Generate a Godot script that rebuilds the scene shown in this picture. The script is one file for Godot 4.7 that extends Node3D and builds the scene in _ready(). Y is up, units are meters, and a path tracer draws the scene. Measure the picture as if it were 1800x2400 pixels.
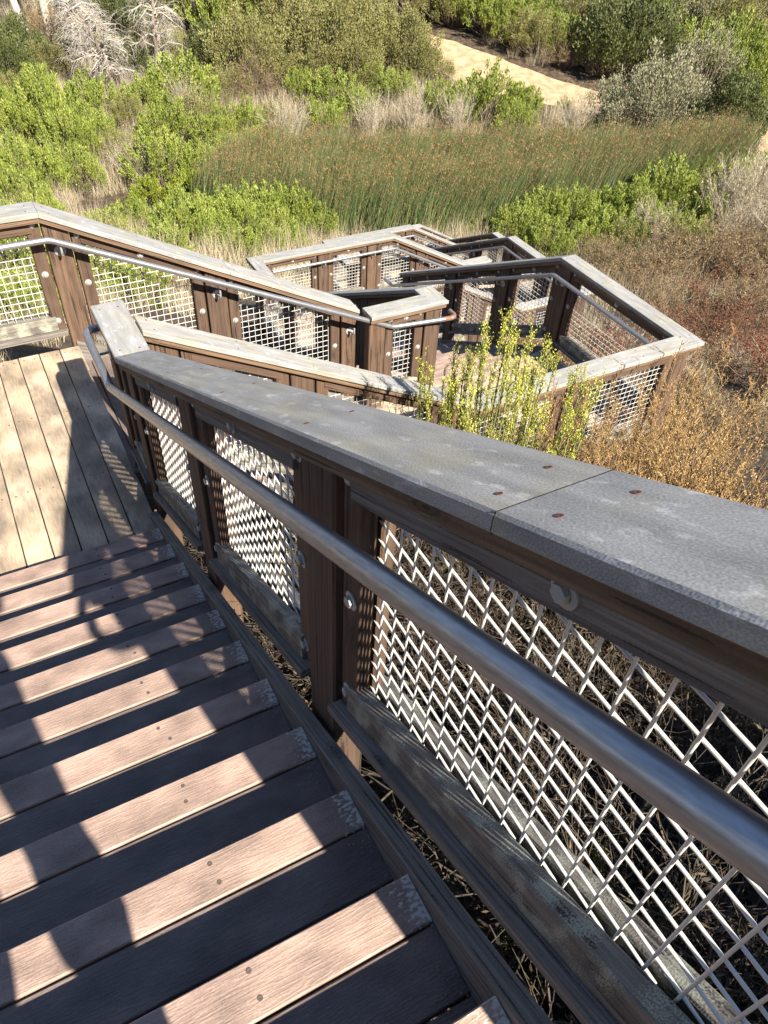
extends Node3D

const RISE := 0.14761
const RUN := 0.2845
const SL := 0.51885          # rise / run
var M := {}                  # materials
var taken := {}              # names in use at top level
var rng := RandomNumberGenerator.new()


# ---------------------------------------------------------------- mesh building
class MB:
	var v := PackedVector3Array()
	var n := PackedVector3Array()
	var uv := PackedVector2Array()
	var c := PackedColorArray()
	var colored := false

	func tri(a: Vector3, b: Vector3, d: Vector3, ua := Vector2.ZERO, ub := Vector2.ZERO, ud := Vector2.ZERO) -> void:
		var nn := (d - a).cross(b - a).normalized()
		v.append(a); v.append(b); v.append(d)
		n.append(nn); n.append(nn); n.append(nn)
		uv.append(ua); uv.append(ub); uv.append(ud)

	func leaf(p: Vector3, dir: Vector3, side: Vector3, col: Color) -> void:
		var q := p + dir * 0.45
		var nn := side.cross(dir).normalized()
		var a := q - side
		var b := q + side
		var e := p + dir
		v.append(p); v.append(a); v.append(e)
		v.append(p); v.append(e); v.append(b)
		for i in 6:
			n.append(nn)
			c.append(col)
		colored = true

	func blade(p: Vector3, e: Vector3, side: Vector3, col: Color) -> void:
		var nn := side.cross(e - p).normalized()
		v.append(p - side); v.append(e); v.append(p + side)
		for i in 3:
			n.append(nn)
			c.append(col)
		colored = true

	# two rings of equal length joined, with closed ends
	func rings(a: PackedVector3Array, b: PackedVector3Array, u0: float, v0: float, ends := true) -> void:
		var k := a.size()
		var ca := Vector3.ZERO
		var cb := Vector3.ZERO
		for p in a: ca += p
		for p in b: cb += p
		ca /= k; cb /= k
		var l := (cb - ca).length()
		var vv := v0
		for i in k:
			var j := (i + 1) % k
			var w := (a[j] - a[i]).length()
			var nn := (b[i] - a[i]).cross(a[j] - a[i])
			var flip := nn.dot((a[i] + a[j]) * 0.5 - ca) < 0.0
			if flip: nn = -nn
			nn = nn.normalized()
			var t0 := Vector2(u0, vv)
			var t1 := Vector2(u0 + l, vv)
			var t2 := Vector2(u0 + l, vv + w)
			var t3 := Vector2(u0, vv + w)
			if not flip:
				v.append(a[i]); v.append(a[j]); v.append(b[j])
				v.append(a[i]); v.append(b[j]); v.append(b[i])
				uv.append(t0); uv.append(t3); uv.append(t2)
				uv.append(t0); uv.append(t2); uv.append(t1)
			else:
				v.append(a[i]); v.append(b[j]); v.append(a[j])
				v.append(a[i]); v.append(b[i]); v.append(b[j])
				uv.append(t0); uv.append(t2); uv.append(t3)
				uv.append(t0); uv.append(t1); uv.append(t2)
			for q in 6: n.append(nn)
			vv += w
		if ends:
			var ax := (cb - ca).normalized()
			for s in 2:
				var r := a if s == 0 else b
				var cc := ca if s == 0 else cb
				var nn := -ax if s == 0 else ax
				for i in k:
					var j := (i + 1) % k
					v.append(cc)
					if (r[j] - cc).cross(r[i] - cc).dot(nn) > 0.0:
						v.append(r[i]); v.append(r[j])
					else:
						v.append(r[j]); v.append(r[i])
					for q in 3: n.append(nn)
					uv.append(Vector2(u0, v0)); uv.append(Vector2(u0 + 0.02, v0 + 0.01)); uv.append(Vector2(u0 + 0.02, v0 + 0.03))

	# smooth round tube through points
	func tube(pts: PackedVector3Array, rad: PackedFloat32Array, sides: int, u0 := 0.0, cap := true, col = null) -> void:
		var k := pts.size()
		var prev := PackedVector3Array()
		var prevn := PackedVector3Array()
		var up := Vector3.UP
		var u := u0
		for i in k:
			var t: Vector3
			if i == 0: t = pts[1] - pts[0]
			elif i == k - 1: t = pts[i] - pts[i - 1]
			else: t = (pts[i + 1] - pts[i]).normalized() + (pts[i] - pts[i - 1]).normalized()
			t = t.normalized()
			var x := up - t * up.dot(t)
			if x.length() < 0.05: x = Vector3.RIGHT - t * t.x
			x = x.normalized()
			up = x
			var y := t.cross(x)
			var ring := PackedVector3Array()
			var rn := PackedVector3Array()
			for s in sides:
				var an := TAU * s / sides
				var d := x * cos(an) + y * sin(an)
				ring.append(pts[i] + d * rad[i])
				rn.append(d)
			if i > 0:
				var l := (pts[i] - pts[i - 1]).length()
				for s in sides:
					var s2 := (s + 1) % sides
					v.append(prev[s]); v.append(ring[s]); v.append(ring[s2])
					v.append(prev[s]); v.append(ring[s2]); v.append(prev[s2])
					n.append(prevn[s]); n.append(rn[s]); n.append(rn[s2])
					n.append(prevn[s]); n.append(rn[s2]); n.append(prevn[s2])
					var va := rad[0] * TAU * s / sides
					var vb := rad[0] * TAU * (s + 1) / sides
					uv.append(Vector2(u, va)); uv.append(Vector2(u + l, va)); uv.append(Vector2(u + l, vb))
					uv.append(Vector2(u, va)); uv.append(Vector2(u + l, vb)); uv.append(Vector2(u, vb))
				u += l
			if cap and (i == 0 or i == k - 1):
				for s in sides:
					var s2 := (s + 1) % sides
					v.append(pts[i])
					if i == 0:
						v.append(ring[s]); v.append(ring[s2])
					else:
						v.append(ring[s2]); v.append(ring[s])
					for q in 3:
						n.append(-t if i == 0 else t)
						uv.append(Vector2(u, 0))
			prev = ring
			prevn = rn
		if col != null:
			colored = true
			while c.size() < v.size(): c.append(col)

	func commit() -> ArrayMesh:
		var ar := []
		ar.resize(Mesh.ARRAY_MAX)
		ar[Mesh.ARRAY_VERTEX] = v
		ar[Mesh.ARRAY_NORMAL] = n
		if uv.size() == v.size(): ar[Mesh.ARRAY_TEX_UV] = uv
		if colored and c.size() == v.size(): ar[Mesh.ARRAY_COLOR] = c
		var m := ArrayMesh.new()
		m.add_surface_from_arrays(Mesh.PRIMITIVE_TRIANGLES, ar)
		return m


func numbered(called: String) -> String:
	if not taken.has(called):
		taken[called] = 0
		return called
	taken[called] += 1
	return "%s_%03d" % [called, taken[called]]


func thing(called: String, label: String, category: String, at := Vector3.ZERO, group := "") -> Node3D:
	var o := Node3D.new()
	o.name = numbered(called)
	add_child(o)
	o.position = at
	o.set_meta("label", label)
	o.set_meta("category", category)
	if group: o.set_meta("group", group)
	return o


func part(called: String, mesh: Mesh, mat: Material, parent: Node3D, at := Vector3.ZERO) -> MeshInstance3D:
	var o := MeshInstance3D.new()
	o.name = called
	o.mesh = mesh
	o.material_override = mat
	parent.add_child(o, true)
	o.position = at
	return o


func structure(called: String, mesh: Mesh, mat: Material) -> MeshInstance3D:
	var o := part(numbered(called), mesh, mat, self)
	o.set_meta("kind", "structure")
	return o


# chamfered rectangle in (a, b)
func rect(a0: float, a1: float, b0: float, b1: float, ch := 0.004) -> PackedVector2Array:
	return PackedVector2Array([Vector2(a0 + ch, b1), Vector2(a1 - ch, b1), Vector2(a1, b1 - ch), Vector2(a1, b0 + ch), Vector2(a1 - ch, b0), Vector2(a0 + ch, b0), Vector2(a0, b0 + ch), Vector2(a0, b1 - ch)])


# ---------------------------------------------------------------- one straight run of guard rail
class Run:
	var along_z := true
	var center := 0.0
	var out := 1.0           # sign of the outward direction on the cross axis
	var prof := []           # [t, height of cap top]
	var base := Vector3.ZERO

	func cap(t: float) -> float:
		var s := 1.0 if prof[-1][0] > prof[0][0] else -1.0
		if (t - prof[0][0]) * s <= 0.0: return prof[0][1]
		for i in range(1, prof.size()):
			if (t - prof[i][0]) * s <= 0.0:
				var f: float = (t - prof[i - 1][0]) / (prof[i][0] - prof[i - 1][0])
				return lerpf(prof[i - 1][1], prof[i][1], f)
		return prof[-1][1]

	func pt(t: float, a: float, y: float) -> Vector3:
		var p := Vector3(center + out * a, y, t) if along_z else Vector3(t, y, center + out * a)
		return p - base


func run_of(along_z: bool, center: float, out: float, prof: Array) -> Run:
	var r := Run.new()
	r.along_z = along_z
	r.center = center
	r.out = out
	r.prof = prof
	var t: float = prof[0][0]
	var low: float = prof[-1][1]
	r.base = (Vector3(center, low - 1.0, t) if along_z else Vector3(t, low - 1.0, center))
	return r


# a board that follows the cap line at a fixed drop, between t0 and t1 (split at kinks), mitre m adds m * a to the ends
func follow(mb: MB, r: Run, sec: PackedVector2Array, t0: float, t1: float, m0 := 0.0, m1 := 0.0) -> void:
	var ts := [t0]
	for p in r.prof:
		if (p[0] - t0) * (p[0] - t1) < -1e-6: ts.append(p[0])
	ts.append(t1)
	if t1 > t0: ts.sort()
	else:
		ts.sort()
		ts.reverse()
	var u := rng.randf() * 3.0
	var v := rng.randf()
	for i in ts.size() - 1:
		var a := PackedVector3Array()
		var b := PackedVector3Array()
		var first := i == 0
		var last := i == ts.size() - 2
		for q in sec:
			a.append(r.pt(ts[i] + (m0 * q.x if first else 0.0), q.x, r.cap(ts[i]) + q.y))
			b.append(r.pt(ts[i + 1] + (m1 * q.x if last else 0.0), q.x, r.cap(ts[i + 1]) + q.y))
		mb.rings(a, b, u, v, true)
		u += absf(ts[i + 1] - ts[i])


# an upright member: rectangle in (t, a), top follows the cap line at a drop
func upright(mb: MB, r: Run, t0: float, t1: float, a0: float, a1: float, drop: float, bottom: float, slanted_foot := false, ch := 0.004) -> void:
	var lo := minf(t0, t1)
	var hi := maxf(t0, t1)
	var sec := rect(lo, hi, a0, a1, ch)
	var a := PackedVector3Array()
	var b := PackedVector3Array()
	for q in sec:
		a.append(r.pt(q.x, q.y, bottom + (r.cap(q.x) - r.cap((lo + hi) * 0.5) if slanted_foot else 0.0)))
		b.append(r.pt(q.x, q.y, r.cap(q.x) - drop))
	mb.rings(a, b, rng.randf() * 3.0, rng.randf(), true)


var bolt_mesh: ArrayMesh
var rosette_mesh: ArrayMesh
var screw_mesh: ArrayMesh


func make_small_meshes() -> void:
	# bolt points along +y: washer and hex head
	var mb := MB.new()
	lathe(mb, [[0.0, 0.0], [0.0225, 0.0], [0.0225, 0.0035], [0.0135, 0.0045]], 20, 0.0)
	lathe(mb, [[0.0135, 0.004], [0.0135, 0.0125], [0.0105, 0.0145], [0.0, 0.015]], 6, 0.3)
	bolt_mesh = mb.commit()
	mb = MB.new()
	lathe(mb, [[0.0, 0.0], [0.038, 0.0], [0.038, 0.005], [0.03, 0.008], [0.0, 0.0085]], 24, 0.0)
	rosette_mesh = mb.commit()
	mb = MB.new()
	lathe(mb, [[0.0, 0.0006], [0.0025, 0.0012], [0.0052, 0.0012], [0.0056, 0.0]], 10, 0.0)
	screw_mesh = mb.commit()


func lathe(mb: MB, prof: Array, sides: int, turn: float) -> void:
	for i in prof.size() - 1:
		for s in sides:
			var a0 := turn + TAU * s / sides
			var a1 := turn + TAU * (s + 1) / sides
			var p := [Vector3(cos(a0) * prof[i][0], prof[i][1], sin(a0) * prof[i][0]), Vector3(cos(a1) * prof[i][0], prof[i][1], sin(a1) * prof[i][0]),
				Vector3(cos(a1) * prof[i + 1][0], prof[i + 1][1], sin(a1) * prof[i + 1][0]), Vector3(cos(a0) * prof[i + 1][0], prof[i + 1][1], sin(a0) * prof[i + 1][0])]
			if prof[i][0] > 0.0: mb.tri(p[0], p[1], p[2])
			if prof[i + 1][0] > 0.0: mb.tri(p[0], p[2], p[3])


func bolt(parent: Node3D, r: Run, t: float, a: float, y: float) -> void:
	var o := part("bolt", bolt_mesh, M.zinc, parent, r.pt(t, a, y))
	var d := Vector3(-r.out, 0, 0) if r.along_z else Vector3(0, 0, -r.out)
	o.basis = Basis(Quaternion(Vector3.UP, d)) * Basis(Vector3.UP, rng.randf() * 1.0)


# square wire mesh in the opening between two uprights
func wire_panel(mb: MB, r: Run, t0: float, t1: float, a: float, drop: float, foot: float, wire: float, sides: int) -> void:
	var lo := minf(t0, t1)
	var hi := maxf(t0, t1)
	var step := 0.0508
	var t := ceilf(lo / step) * step + 0.011
	while t < hi:
		var c := r.cap(t)
		mb.tube(PackedVector3Array([r.pt(t, a, c - foot), r.pt(t, a, c - drop)]), PackedFloat32Array([wire, wire]), sides, 0.0, false)
		t += step
	# level wires, clipped to the slanting opening
	var cmin := minf(r.cap(lo), r.cap(hi)) - foot
	var cmax := maxf(r.cap(lo), r.cap(hi)) - drop
	var y := ceilf(cmin / step) * step
	while y < cmax:
		var s0 := INF
		var s1 := -INF
		var k := 60
		for i in k + 1:
			var tt := lerpf(lo, hi, float(i) / k)
			var c := r.cap(tt)
			if y <= c - drop and y >= c - foot:
				s0 = minf(s0, tt)
				s1 = maxf(s1, tt)
		if s1 - s0 > 0.02:
			# the level wires lie on the outer side of the uprights
			var pts := PackedVector3Array()
			var rr := PackedFloat32Array()
			var q := ceilf(s0 / step) * step + 0.011
			var la := a + wire * 1.95
			pts.append(r.pt(s0, la, y)); rr.append(wire)
			while q < s1 - 0.004:
				pts.append(r.pt(q, la, y)); rr.append(wire)
				q += step
			pts.append(r.pt(s1, la, y)); rr.append(wire)
			mb.tube(pts, rr, sides, 0.0, false)
		y += step


# posts: list of centres; fine = near enough to show screws
func guard(label: String, r: Run, posts: Array, opt := {}) -> Node3D:
	var g := thing("guard_rail", label, "guard rail", r.base, "wooden guard rails with wire mesh along the stairway")
	var t0: float = r.prof[0][0]
	var t1: float = r.prof[-1][0]
	var s := signf(t1 - t0)
	var hw: float = opt.get("half", 0.088)
	var m0: float = opt.get("m0", 0.0)
	var m1: float = opt.get("m1", 0.0)
	var fine: bool = opt.get("fine", false)
	var sides: int = 8 if fine else 4
	# cap boards, split at the joints
	var cuts := [t0]
	for j in opt.get("joints", []): cuts.append(j)
	for p in range(1, r.prof.size() - 1): cuts.append(r.prof[p][0])
	cuts.append(t1)
	cuts.sort()
	if s < 0: cuts.reverse()
	var cm: Array = [M.cap, M.cap_b, M.cap_c]
	for i in cuts.size() - 1:
		if absf(cuts[i + 1] - cuts[i]) < 0.02: continue
		var mb := MB.new()
		var first := i == 0
		var last := i == cuts.size() - 2
		follow(mb, r, rect(-hw, hw, -0.036, 0.0, 0.005 if fine else 0.004), cuts[i] + (0.0 if first else s * 0.0012), cuts[i + 1] - (0.0 if last else s * 0.0012), m0 if first else 0.0, m1 if last else 0.0)
		if not last and absf(cuts[i + 1] - cuts[i]) > 0.02:
			var jm := MB.new()
			follow(jm, r, rect(-hw + 0.002, hw - 0.002, -0.036, 0.0002, 0.0003), cuts[i + 1] - s * 0.0012, cuts[i + 1] + s * 0.0012)
			part("joint", jm.commit(), M.dirt, g)
		var cb := part("cap_board", mb.commit(), cm[(i + int(absf(r.center) * 10.0)) % 3], g)
		if fine or opt.get("screws", false):
			var ln := absf(cuts[i + 1] - cuts[i])
			var k := maxi(2, int(round(ln / 0.42)))
			for q in k:
				var tt: float = cuts[i] + s * (0.055 + (ln - 0.11) * q / (k - 1))
				for sa in [-0.05, 0.045]:
					var t2: float = tt + rng.randf_range(-0.015, 0.015)
					var sc := part("screw", screw_mesh, M.rust, cb, r.pt(t2, sa, r.cap(t2) - 0.0003))
					var sl: float = (r.cap(t2 + 0.01) - r.cap(t2 - 0.01)) / 0.02
					sc.basis = Basis(Quaternion(Vector3.UP, (Vector3(0, 1, -sl) if r.along_z else Vector3(-sl, 1, 0)).normalized()))
	var sb := MB.new()
	follow(sb, r, rect(-hw + 0.012, hw - 0.012, -0.073, -0.0365, 0.003), t0, t1, m0, m1)
	part("sub_cap", sb.commit(), M.wood_edge, g)
	# posts
	var pw: float = 0.078
	for i in posts.size():
		var t: float = posts[i]
		var mb := MB.new()
		upright(mb, r, t - pw, t + pw, -0.049, 0.043, 0.0735, r.cap(t) - opt.get("post_drop", 1.45), false, 0.006)
		part("post", mb.commit(), M.wood if i % 2 == 0 else M.wood_b, g)
		if opt.get("handrail", []).size() > 0 and not opt.get("skip_rosette", []).has(i):
			var ro := part("bracket", rosette_mesh, M.zinc, g, r.pt(t, -0.0492, r.cap(t) - 0.245))
			ro.basis = Basis(Quaternion(Vector3.UP, Vector3(-r.out, 0, 0) if r.along_z else Vector3(0, 0, -r.out)))
			var am := MB.new()
			var y: float = r.cap(t)
			am.tube(PackedVector3Array([r.pt(t, -0.05, y - 0.245), r.pt(t, -0.105, y - 0.247), r.pt(t, -0.13, y - 0.236), r.pt(t, -0.138, y - 0.215), r.pt(t, -0.139, y - 0.175)]), PackedFloat32Array([0.0075, 0.0075, 0.0075, 0.0075, 0.0075]), 8)
			part("bracket_arm", am.commit(), M.zinc, g)
	# panels between posts
	var sw := 0.083
	for i in posts.size() - 1:
		var a: float = posts[i] + s * (pw + 0.012)
		var b: float = posts[i + 1] - s * (pw + 0.012)
		if absf(b - a) < 0.22: continue
		var wm: Material = [M.wood_b, M.wood, M.wood_c][i % 3]
		for e in 2:
			var q0: float = a if e == 0 else b - s * sw
			var q1: float = a + s * sw if e == 0 else b
			var mb := MB.new()
			upright(mb, r, q0, q1, -0.033, 0.001, 0.0735, r.cap((q0 + q1) * 0.5) - 0.862, true)
			part("stile", mb.commit(), wm if e == 0 else M.wood_c, g)
			mb = MB.new()
			upright(mb, r, q0, q1, 0.009, 0.041, 0.0735, r.cap((q0 + q1) * 0.5) - 0.862, true)
			part("stile", mb.commit(), M.wood, g)
			for h in [0.098, 0.44, 0.79]:
				var tm: float = (q0 + q1) * 0.5
				bolt(g, r, tm + rng.randf_range(-0.006, 0.006), -0.0335, r.cap(tm) - h)
		var ia: float = a + s * (sw - 0.03)
		var ib: float = b - s * (sw - 0.03)
		var mb := MB.new()
		follow(mb, r, rect(-0.044, -0.004, -0.150, -0.0738, 0.003), ia, ib)
		part("top_rail", mb.commit(), M.wood_grey if fine else wm, g)
		mb = MB.new()
		follow(mb, r, rect(0.0085, 0.046, -0.150, -0.0738, 0.003), ia, ib)
		part("top_rail", mb.commit(), wm, g)
		bolt(g, r, (ia + ib) * 0.5, -0.0445, r.cap((ia + ib) * 0.5) - 0.105)
		mb = MB.new()
		follow(mb, r, rect(-0.044, -0.004, -0.862, -0.757, 0.004), ia, ib)
		part("bottom_rail", mb.commit(), M.wood_lichen, g)
		mb = MB.new()
		follow(mb, r, rect(0.020, 0.058, -0.862, -0.770, 0.004), ia, ib)
		part("bottom_rail", mb.commit(), M.wood_lichen, g)
		mb = MB.new()
		follow(mb, r, rect(-0.072, 0.058, -0.899, -0.8635, 0.004), a, b)
		part("foot_ledge", mb.commit(), M.wood_grey, g)
		mb = MB.new()
		wire_panel(mb, r, a + s * (sw - 0.01), b - s * (sw - 0.01), 0.004, 0.12, 0.80, 0.0028, 6 if fine else 4)
		part("wire_mesh", mb.commit(), M.wire, g)
	# handrail pipe
	var hr: Array = opt.get("handrail", [])
	if hr.size() > 1:
		var pts := PackedVector3Array()
		for p in hr: pts.append(p - r.base)
		var round_pts := PackedVector3Array([pts[0]])
		for i in range(1, pts.size() - 1):
			var d0 := (pts[i - 1] - pts[i]).normalized()
			var d1 := (pts[i + 1] - pts[i]).normalized()
			var ang := d0.angle_to(d1)
			var cutl: float = 0.07 if ang < 2.2 else 0.03
			var pa := pts[i] + d0 * cutl
			var pb := pts[i] + d1 * cutl
			for k in 5:
				var f := k / 4.0
				round_pts.append(pa.lerp(pts[i], f).lerp(pts[i].lerp(pb, f), f))
		round_pts.append(pts[-1])
		var rad := PackedFloat32Array()
		rad.resize(round_pts.size())
		rad.fill(0.0212)
		var mb := MB.new()
		mb.tube(round_pts, rad, 28 if fine else 14)
		part("handrail", mb.commit(), M.pipe, g)
	return g


# ---------------------------------------------------------------- stairs and decks
# flight going down along a direction; w0..w1 is the extent across; first nosing (top landing edge) at t0, height y0
func flight(label: String, along_z: bool, dirsign: float, t0: float, y0: float, n: int, w0: float, w1: float, fine := false) -> void:
	var base := Vector3((w0 + w1) * 0.5, y0 - n * RISE, t0) if along_z else Vector3(t0, y0 - n * RISE, (w0 + w1) * 0.5)
	var st := thing("staircase", label, "stairs", base, "flights of the stairway")
	var pt := func(t: float, w: float, y: float) -> Vector3:
		return (Vector3(w, y, t0 + dirsign * t) if along_z else Vector3(t0 + dirsign * t, y, w)) - base
	# board: t range, w range, y top, thickness
	var board := func(called: String, ta: float, tb: float, y: float, th: float, mat: Material, v0: float) -> MeshInstance3D:
		var mb := MB.new()
		var sec := rect(minf(ta, tb), maxf(ta, tb), -th, 0.0, 0.003)
		var a := PackedVector3Array()
		var b := PackedVector3Array()
		var tilt := rng.randf_range(-0.0012, 0.0012)
		for q in sec:
			a.append(pt.call(q.x, w1, y + q.y + tilt))
			b.append(pt.call(q.x, w0, y + q.y - tilt))
		mb.rings(a, b, 0.0, v0, true)
		return part(called, mb.commit(), mat, st)
	# the flight has treads 1 .. n-1 below the landing edge
	for k in range(1, n):
		var y := y0 - k * RISE
		var near := k * RUN         # nosing edge (outer end of this tread)
		var back := near - RUN      # under the nosing above
		var jig := rng.randf_range(-0.003, 0.003)
		var nb: MeshInstance3D = board.call("tread_board", near - 0.0985 + jig, near, y, 0.028, M.tread_nose, (k % 4) * 0.15 + 0.012)
		board.call("tread_board", back + 0.048 + jig, near - 0.1045 + jig, y - 0.0015, 0.028, M.tread, rng.randf())
		board.call("tread_board", back - 0.014, back + 0.042 + jig, y - 0.002, 0.028, M.tread, rng.randf())
		if fine:
			for wx in [w1 - 0.34, w1 - 1.02]:
				for o in [0.022, 0.068]:
					part("screw", screw_mesh, M.dark_steel, nb, pt.call(near - o + rng.randf_range(-0.004, 0.004), wx + rng.randf_range(-0.012, 0.012), y + 0.0002))
	for k in range(0, n):
		var y := y0 - k * RISE
		var rb: MeshInstance3D = board.call("riser", k * RUN - 0.040, k * RUN - 0.018, y - 0.0285, RISE - 0.031, M.tread, rng.randf())
	# stringers: sloping boards at the sides
	for e in 2:
		var wa := w1 + 0.0015 if e == 0 else w0 - 0.0465
		var mb := MB.new()
		var a := PackedVector3Array()
		var b := PackedVector3Array()
		for q in rect(wa, wa + 0.045, -0.30, 0.016, 0.004):
			a.append(pt.call(-0.02, q.x, y0 + q.y + 0.01))
			b.append(pt.call((n - 0.12) * RUN, q.x, y0 + q.y - (n - 0.12) * RISE))
		mb.rings(a, b, rng.randf(), rng.randf(), true)
		part("stringer", mb.commit(), M.wood_grey, st)


func deck(label: String, x0: float, x1: float, z0: float, z1: float, y: float, along_z: bool, fine := false, skip := []) -> void:
	var base := Vector3((x0 + x1) * 0.5, y - 0.5, (z0 + z1) * 0.5)
	var d := thing("landing_deck", label, "deck", base, "plank landings of the stairway")
	var t0 := z0 if along_z else x0
	var t1 := z1 if along_z else x1
	var w0 := x0 if along_z else z0
	var w1 := x1 if along_z else z1
	var w := w1
	var i := 0
	while w > w0 + 0.03:
		var wn := maxf(w0, w - 0.1357)
		var mb := MB.new()
		var a := PackedVector3Array()
		var b := PackedVector3Array()
		var j := rng.randf_range(-0.0015, 0.0015)
		var e0 := rng.randf_range(-0.006, 0.006)
		for q in rect(wn, w, -0.03, 0.0, 0.003):
			a.append((Vector3(q.x, y + q.y + j, t0 + e0) if along_z else Vector3(t0 + e0, y + q.y + j, q.x)) - base)
			b.append((Vector3(q.x, y + q.y + j, t1) if along_z else Vector3(t1, y + q.y + j, q.x)) - base)
		mb.rings(a, b, rng.randf() * 2.0, rng.randf(), true)
		var pl := part("plank", mb.commit(), [M.deck, M.deck_b][i % 2], d)
		if fine:
			var k := 4
			for q in k:
				var tt := lerpf(t0 + 0.05, t1 - 0.05, float(q) / (k - 1))
				for o in [0.03, 0.105]:
					var wp: float = w - o + rng.randf_range(-0.006, 0.006)
					if wp < wn + 0.01: continue
					var tp := tt + rng.randf_range(-0.01, 0.01)
					part("screw", screw_mesh, M.dark_steel, pl, (Vector3(wp, y + j, tp) if along_z else Vector3(tp, y + j, wp)) - base)
		w -= 0.1415
		i += 1
	# rim joists and beams below
	for e in 4:
		var mb := MB.new()
		var lo := y - 0.27
		var p0: Vector3
		var p1: Vector3
		if e == 0: p0 = Vector3(x0, 0, z0 + 0.02); p1 = Vector3(x1, 0, z0 + 0.02)
		elif e == 1: p0 = Vector3(x0, 0, z1 - 0.02); p1 = Vector3(x1, 0, z1 - 0.02)
		elif e == 2: p0 = Vector3(x0 + 0.02, 0, z0 + 0.045); p1 = Vector3(x0 + 0.02, 0, z1 - 0.045)
		else: p0 = Vector3(x1 - 0.02, 0, z0 + 0.045); p1 = Vector3(x1 - 0.02, 0, z1 - 0.045)
		var side := (p1 - p0).cross(Vector3.UP).normalized() * 0.02
		var a := PackedVector3Array()
		var b := PackedVector3Array()
		for q in rect(-1.0, 1.0, lo, y - 0.034, 0.003):
			a.append(p0 + side * q.x + Vector3(0, q.y, 0) - base)
			b.append(p1 + side * q.x + Vector3(0, q.y, 0) - base)
		mb.rings(a, b, rng.randf(), rng.randf(), true)
		part("joist", mb.commit(), M.wood_c, d)


# ---------------------------------------------------------------- textures and materials
func nz(sd: int, w: int, h: int, freq: float, ow: int, oh: int, oct := 3, kind := FastNoiseLite.TYPE_SIMPLEX_SMOOTH) -> PackedByteArray:
	var f := FastNoiseLite.new()
	f.seed = sd
	f.noise_type = kind
	f.frequency = freq
	f.fractal_octaves = oct
	var im := f.get_seamless_image(w, h)
	im.convert(Image.FORMAT_L8)
	if w != ow or h != oh: im.resize(ow, oh, Image.INTERPOLATE_CUBIC)
	return im.get_data()


func tex(w: int, h: int, rgb: PackedByteArray) -> ImageTexture:
	return ImageTexture.create_from_image(Image.create_from_data(w, h, false, Image.FORMAT_RGB8, rgb))


func normal_tex(w: int, h: int, gray: PackedByteArray, k: float) -> ImageTexture:
	var im := Image.create_from_data(w, h, false, Image.FORMAT_L8, gray)
	im.convert(Image.FORMAT_RGBA8)
	im.bump_map_to_normal_map(k)
	return ImageTexture.create_from_image(im)


func surface(albedo: Texture2D, normal: Texture2D, sx: float, sy: float, rough: float, tint := Color.WHITE, nk := 1.0) -> StandardMaterial3D:
	var m := StandardMaterial3D.new()
	m.albedo_texture = albedo
	m.albedo_color = tint
	m.roughness = rough
	m.uv1_scale = Vector3(sx, sy, 1)
	if normal:
		m.normal_enabled = true
		m.normal_texture = normal
		m.normal_scale = nk
	return m


func plain(col: Color, rough := 0.6, metal := 0.0) -> StandardMaterial3D:
	var m := StandardMaterial3D.new()
	m.albedo_color = col
	m.roughness = rough
	m.metallic = metal
	return m


func c8(x: float) -> int:
	return clampi(int(x), 0, 255)


# wood: grain runs along u; returns [albedo, normal]
func wood_tex(sd: int, dark: Color, light: Color, patch: Color, patchy: float, lichen := 0.0) -> Array:
	var w := 1024
	var h := 256
	var fine := nz(sd, 40, 256, 0.11, w, h, 3)
	var band := nz(sd + 1, 14, 256, 0.030, w, h, 3)
	var spot := nz(sd + 2, 512, 128, 0.02, w, h, 4)
	var grit := nz(sd + 3, 1024, 256, 0.28, w, h, 2)
	var crack := nz(sd + 4, 20, 256, 0.06, w, h, 2)
	var r := RandomNumberGenerator.new()
	r.seed = sd
	var knots := []
	for i in 3: knots.append([r.randf() * w, r.randf() * h, r.randf_range(7, 13)])
	var out := PackedByteArray()
	out.resize(w * h * 3)
	var hg := PackedByteArray()
	hg.resize(w * h)
	for y in h:
		for x in w:
			var sy := y
			var kd := 0.0
			for k in knots:
				var dx: float = (x - k[0]) * 0.42
				var dy: float = y - k[1]
				var d2: float = (dx * dx + dy * dy) / (k[2] * k[2])
				if d2 < 9.0:
					var e := exp(-d2 * 0.55)
					sy = sy + int(dy * e * 1.6)
					kd = maxf(kd, e * (0.65 + 0.35 * sin(sqrt(d2) * 9.0)))
			sy = (sy + 4 * h) % h
			var i := y * w + x
			var q := sy * w + x
			var g := (fine[q] * 0.5 + band[q] * 0.5) / 255.0
			var ck := 1.0 if crack[q] > 70 else 0.55
			g = clampf((g - 0.5) * 1.5 + 0.5 + (grit[i] - 128) / 900.0, 0.0, 1.0)
			var c := dark.lerp(light, g)
			var pt := clampf((spot[i] / 255.0 - 0.42) * 3.0, 0.0, 1.0) * patchy
			c = c.lerp(patch, pt * (0.35 + 0.65 * g))
			c = c.darkened(kd * 0.55)
			c = c * ck if ck < 1.0 and g < 0.45 else c
			if lichen > 0.0:
				var l := clampf((spot[i] / 255.0 + (grit[i] - 128) / 420.0 - (0.78 - lichen * 0.4)) * 6.0, 0.0, 1.0)
				c = c.lerp(Color(0.62, 0.63, 0.56), l * 0.8)
			out[i * 3] = c8(c.r * 255)
			out[i * 3 + 1] = c8(c.g * 255)
			out[i * 3 + 2] = c8(c.b * 255)
			hg[i] = c8((g * 0.8 + 0.1) * 255 * ck - kd * 40)
	return [tex(w, h, out), normal_tex(w, h, hg, 3.0)]


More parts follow.
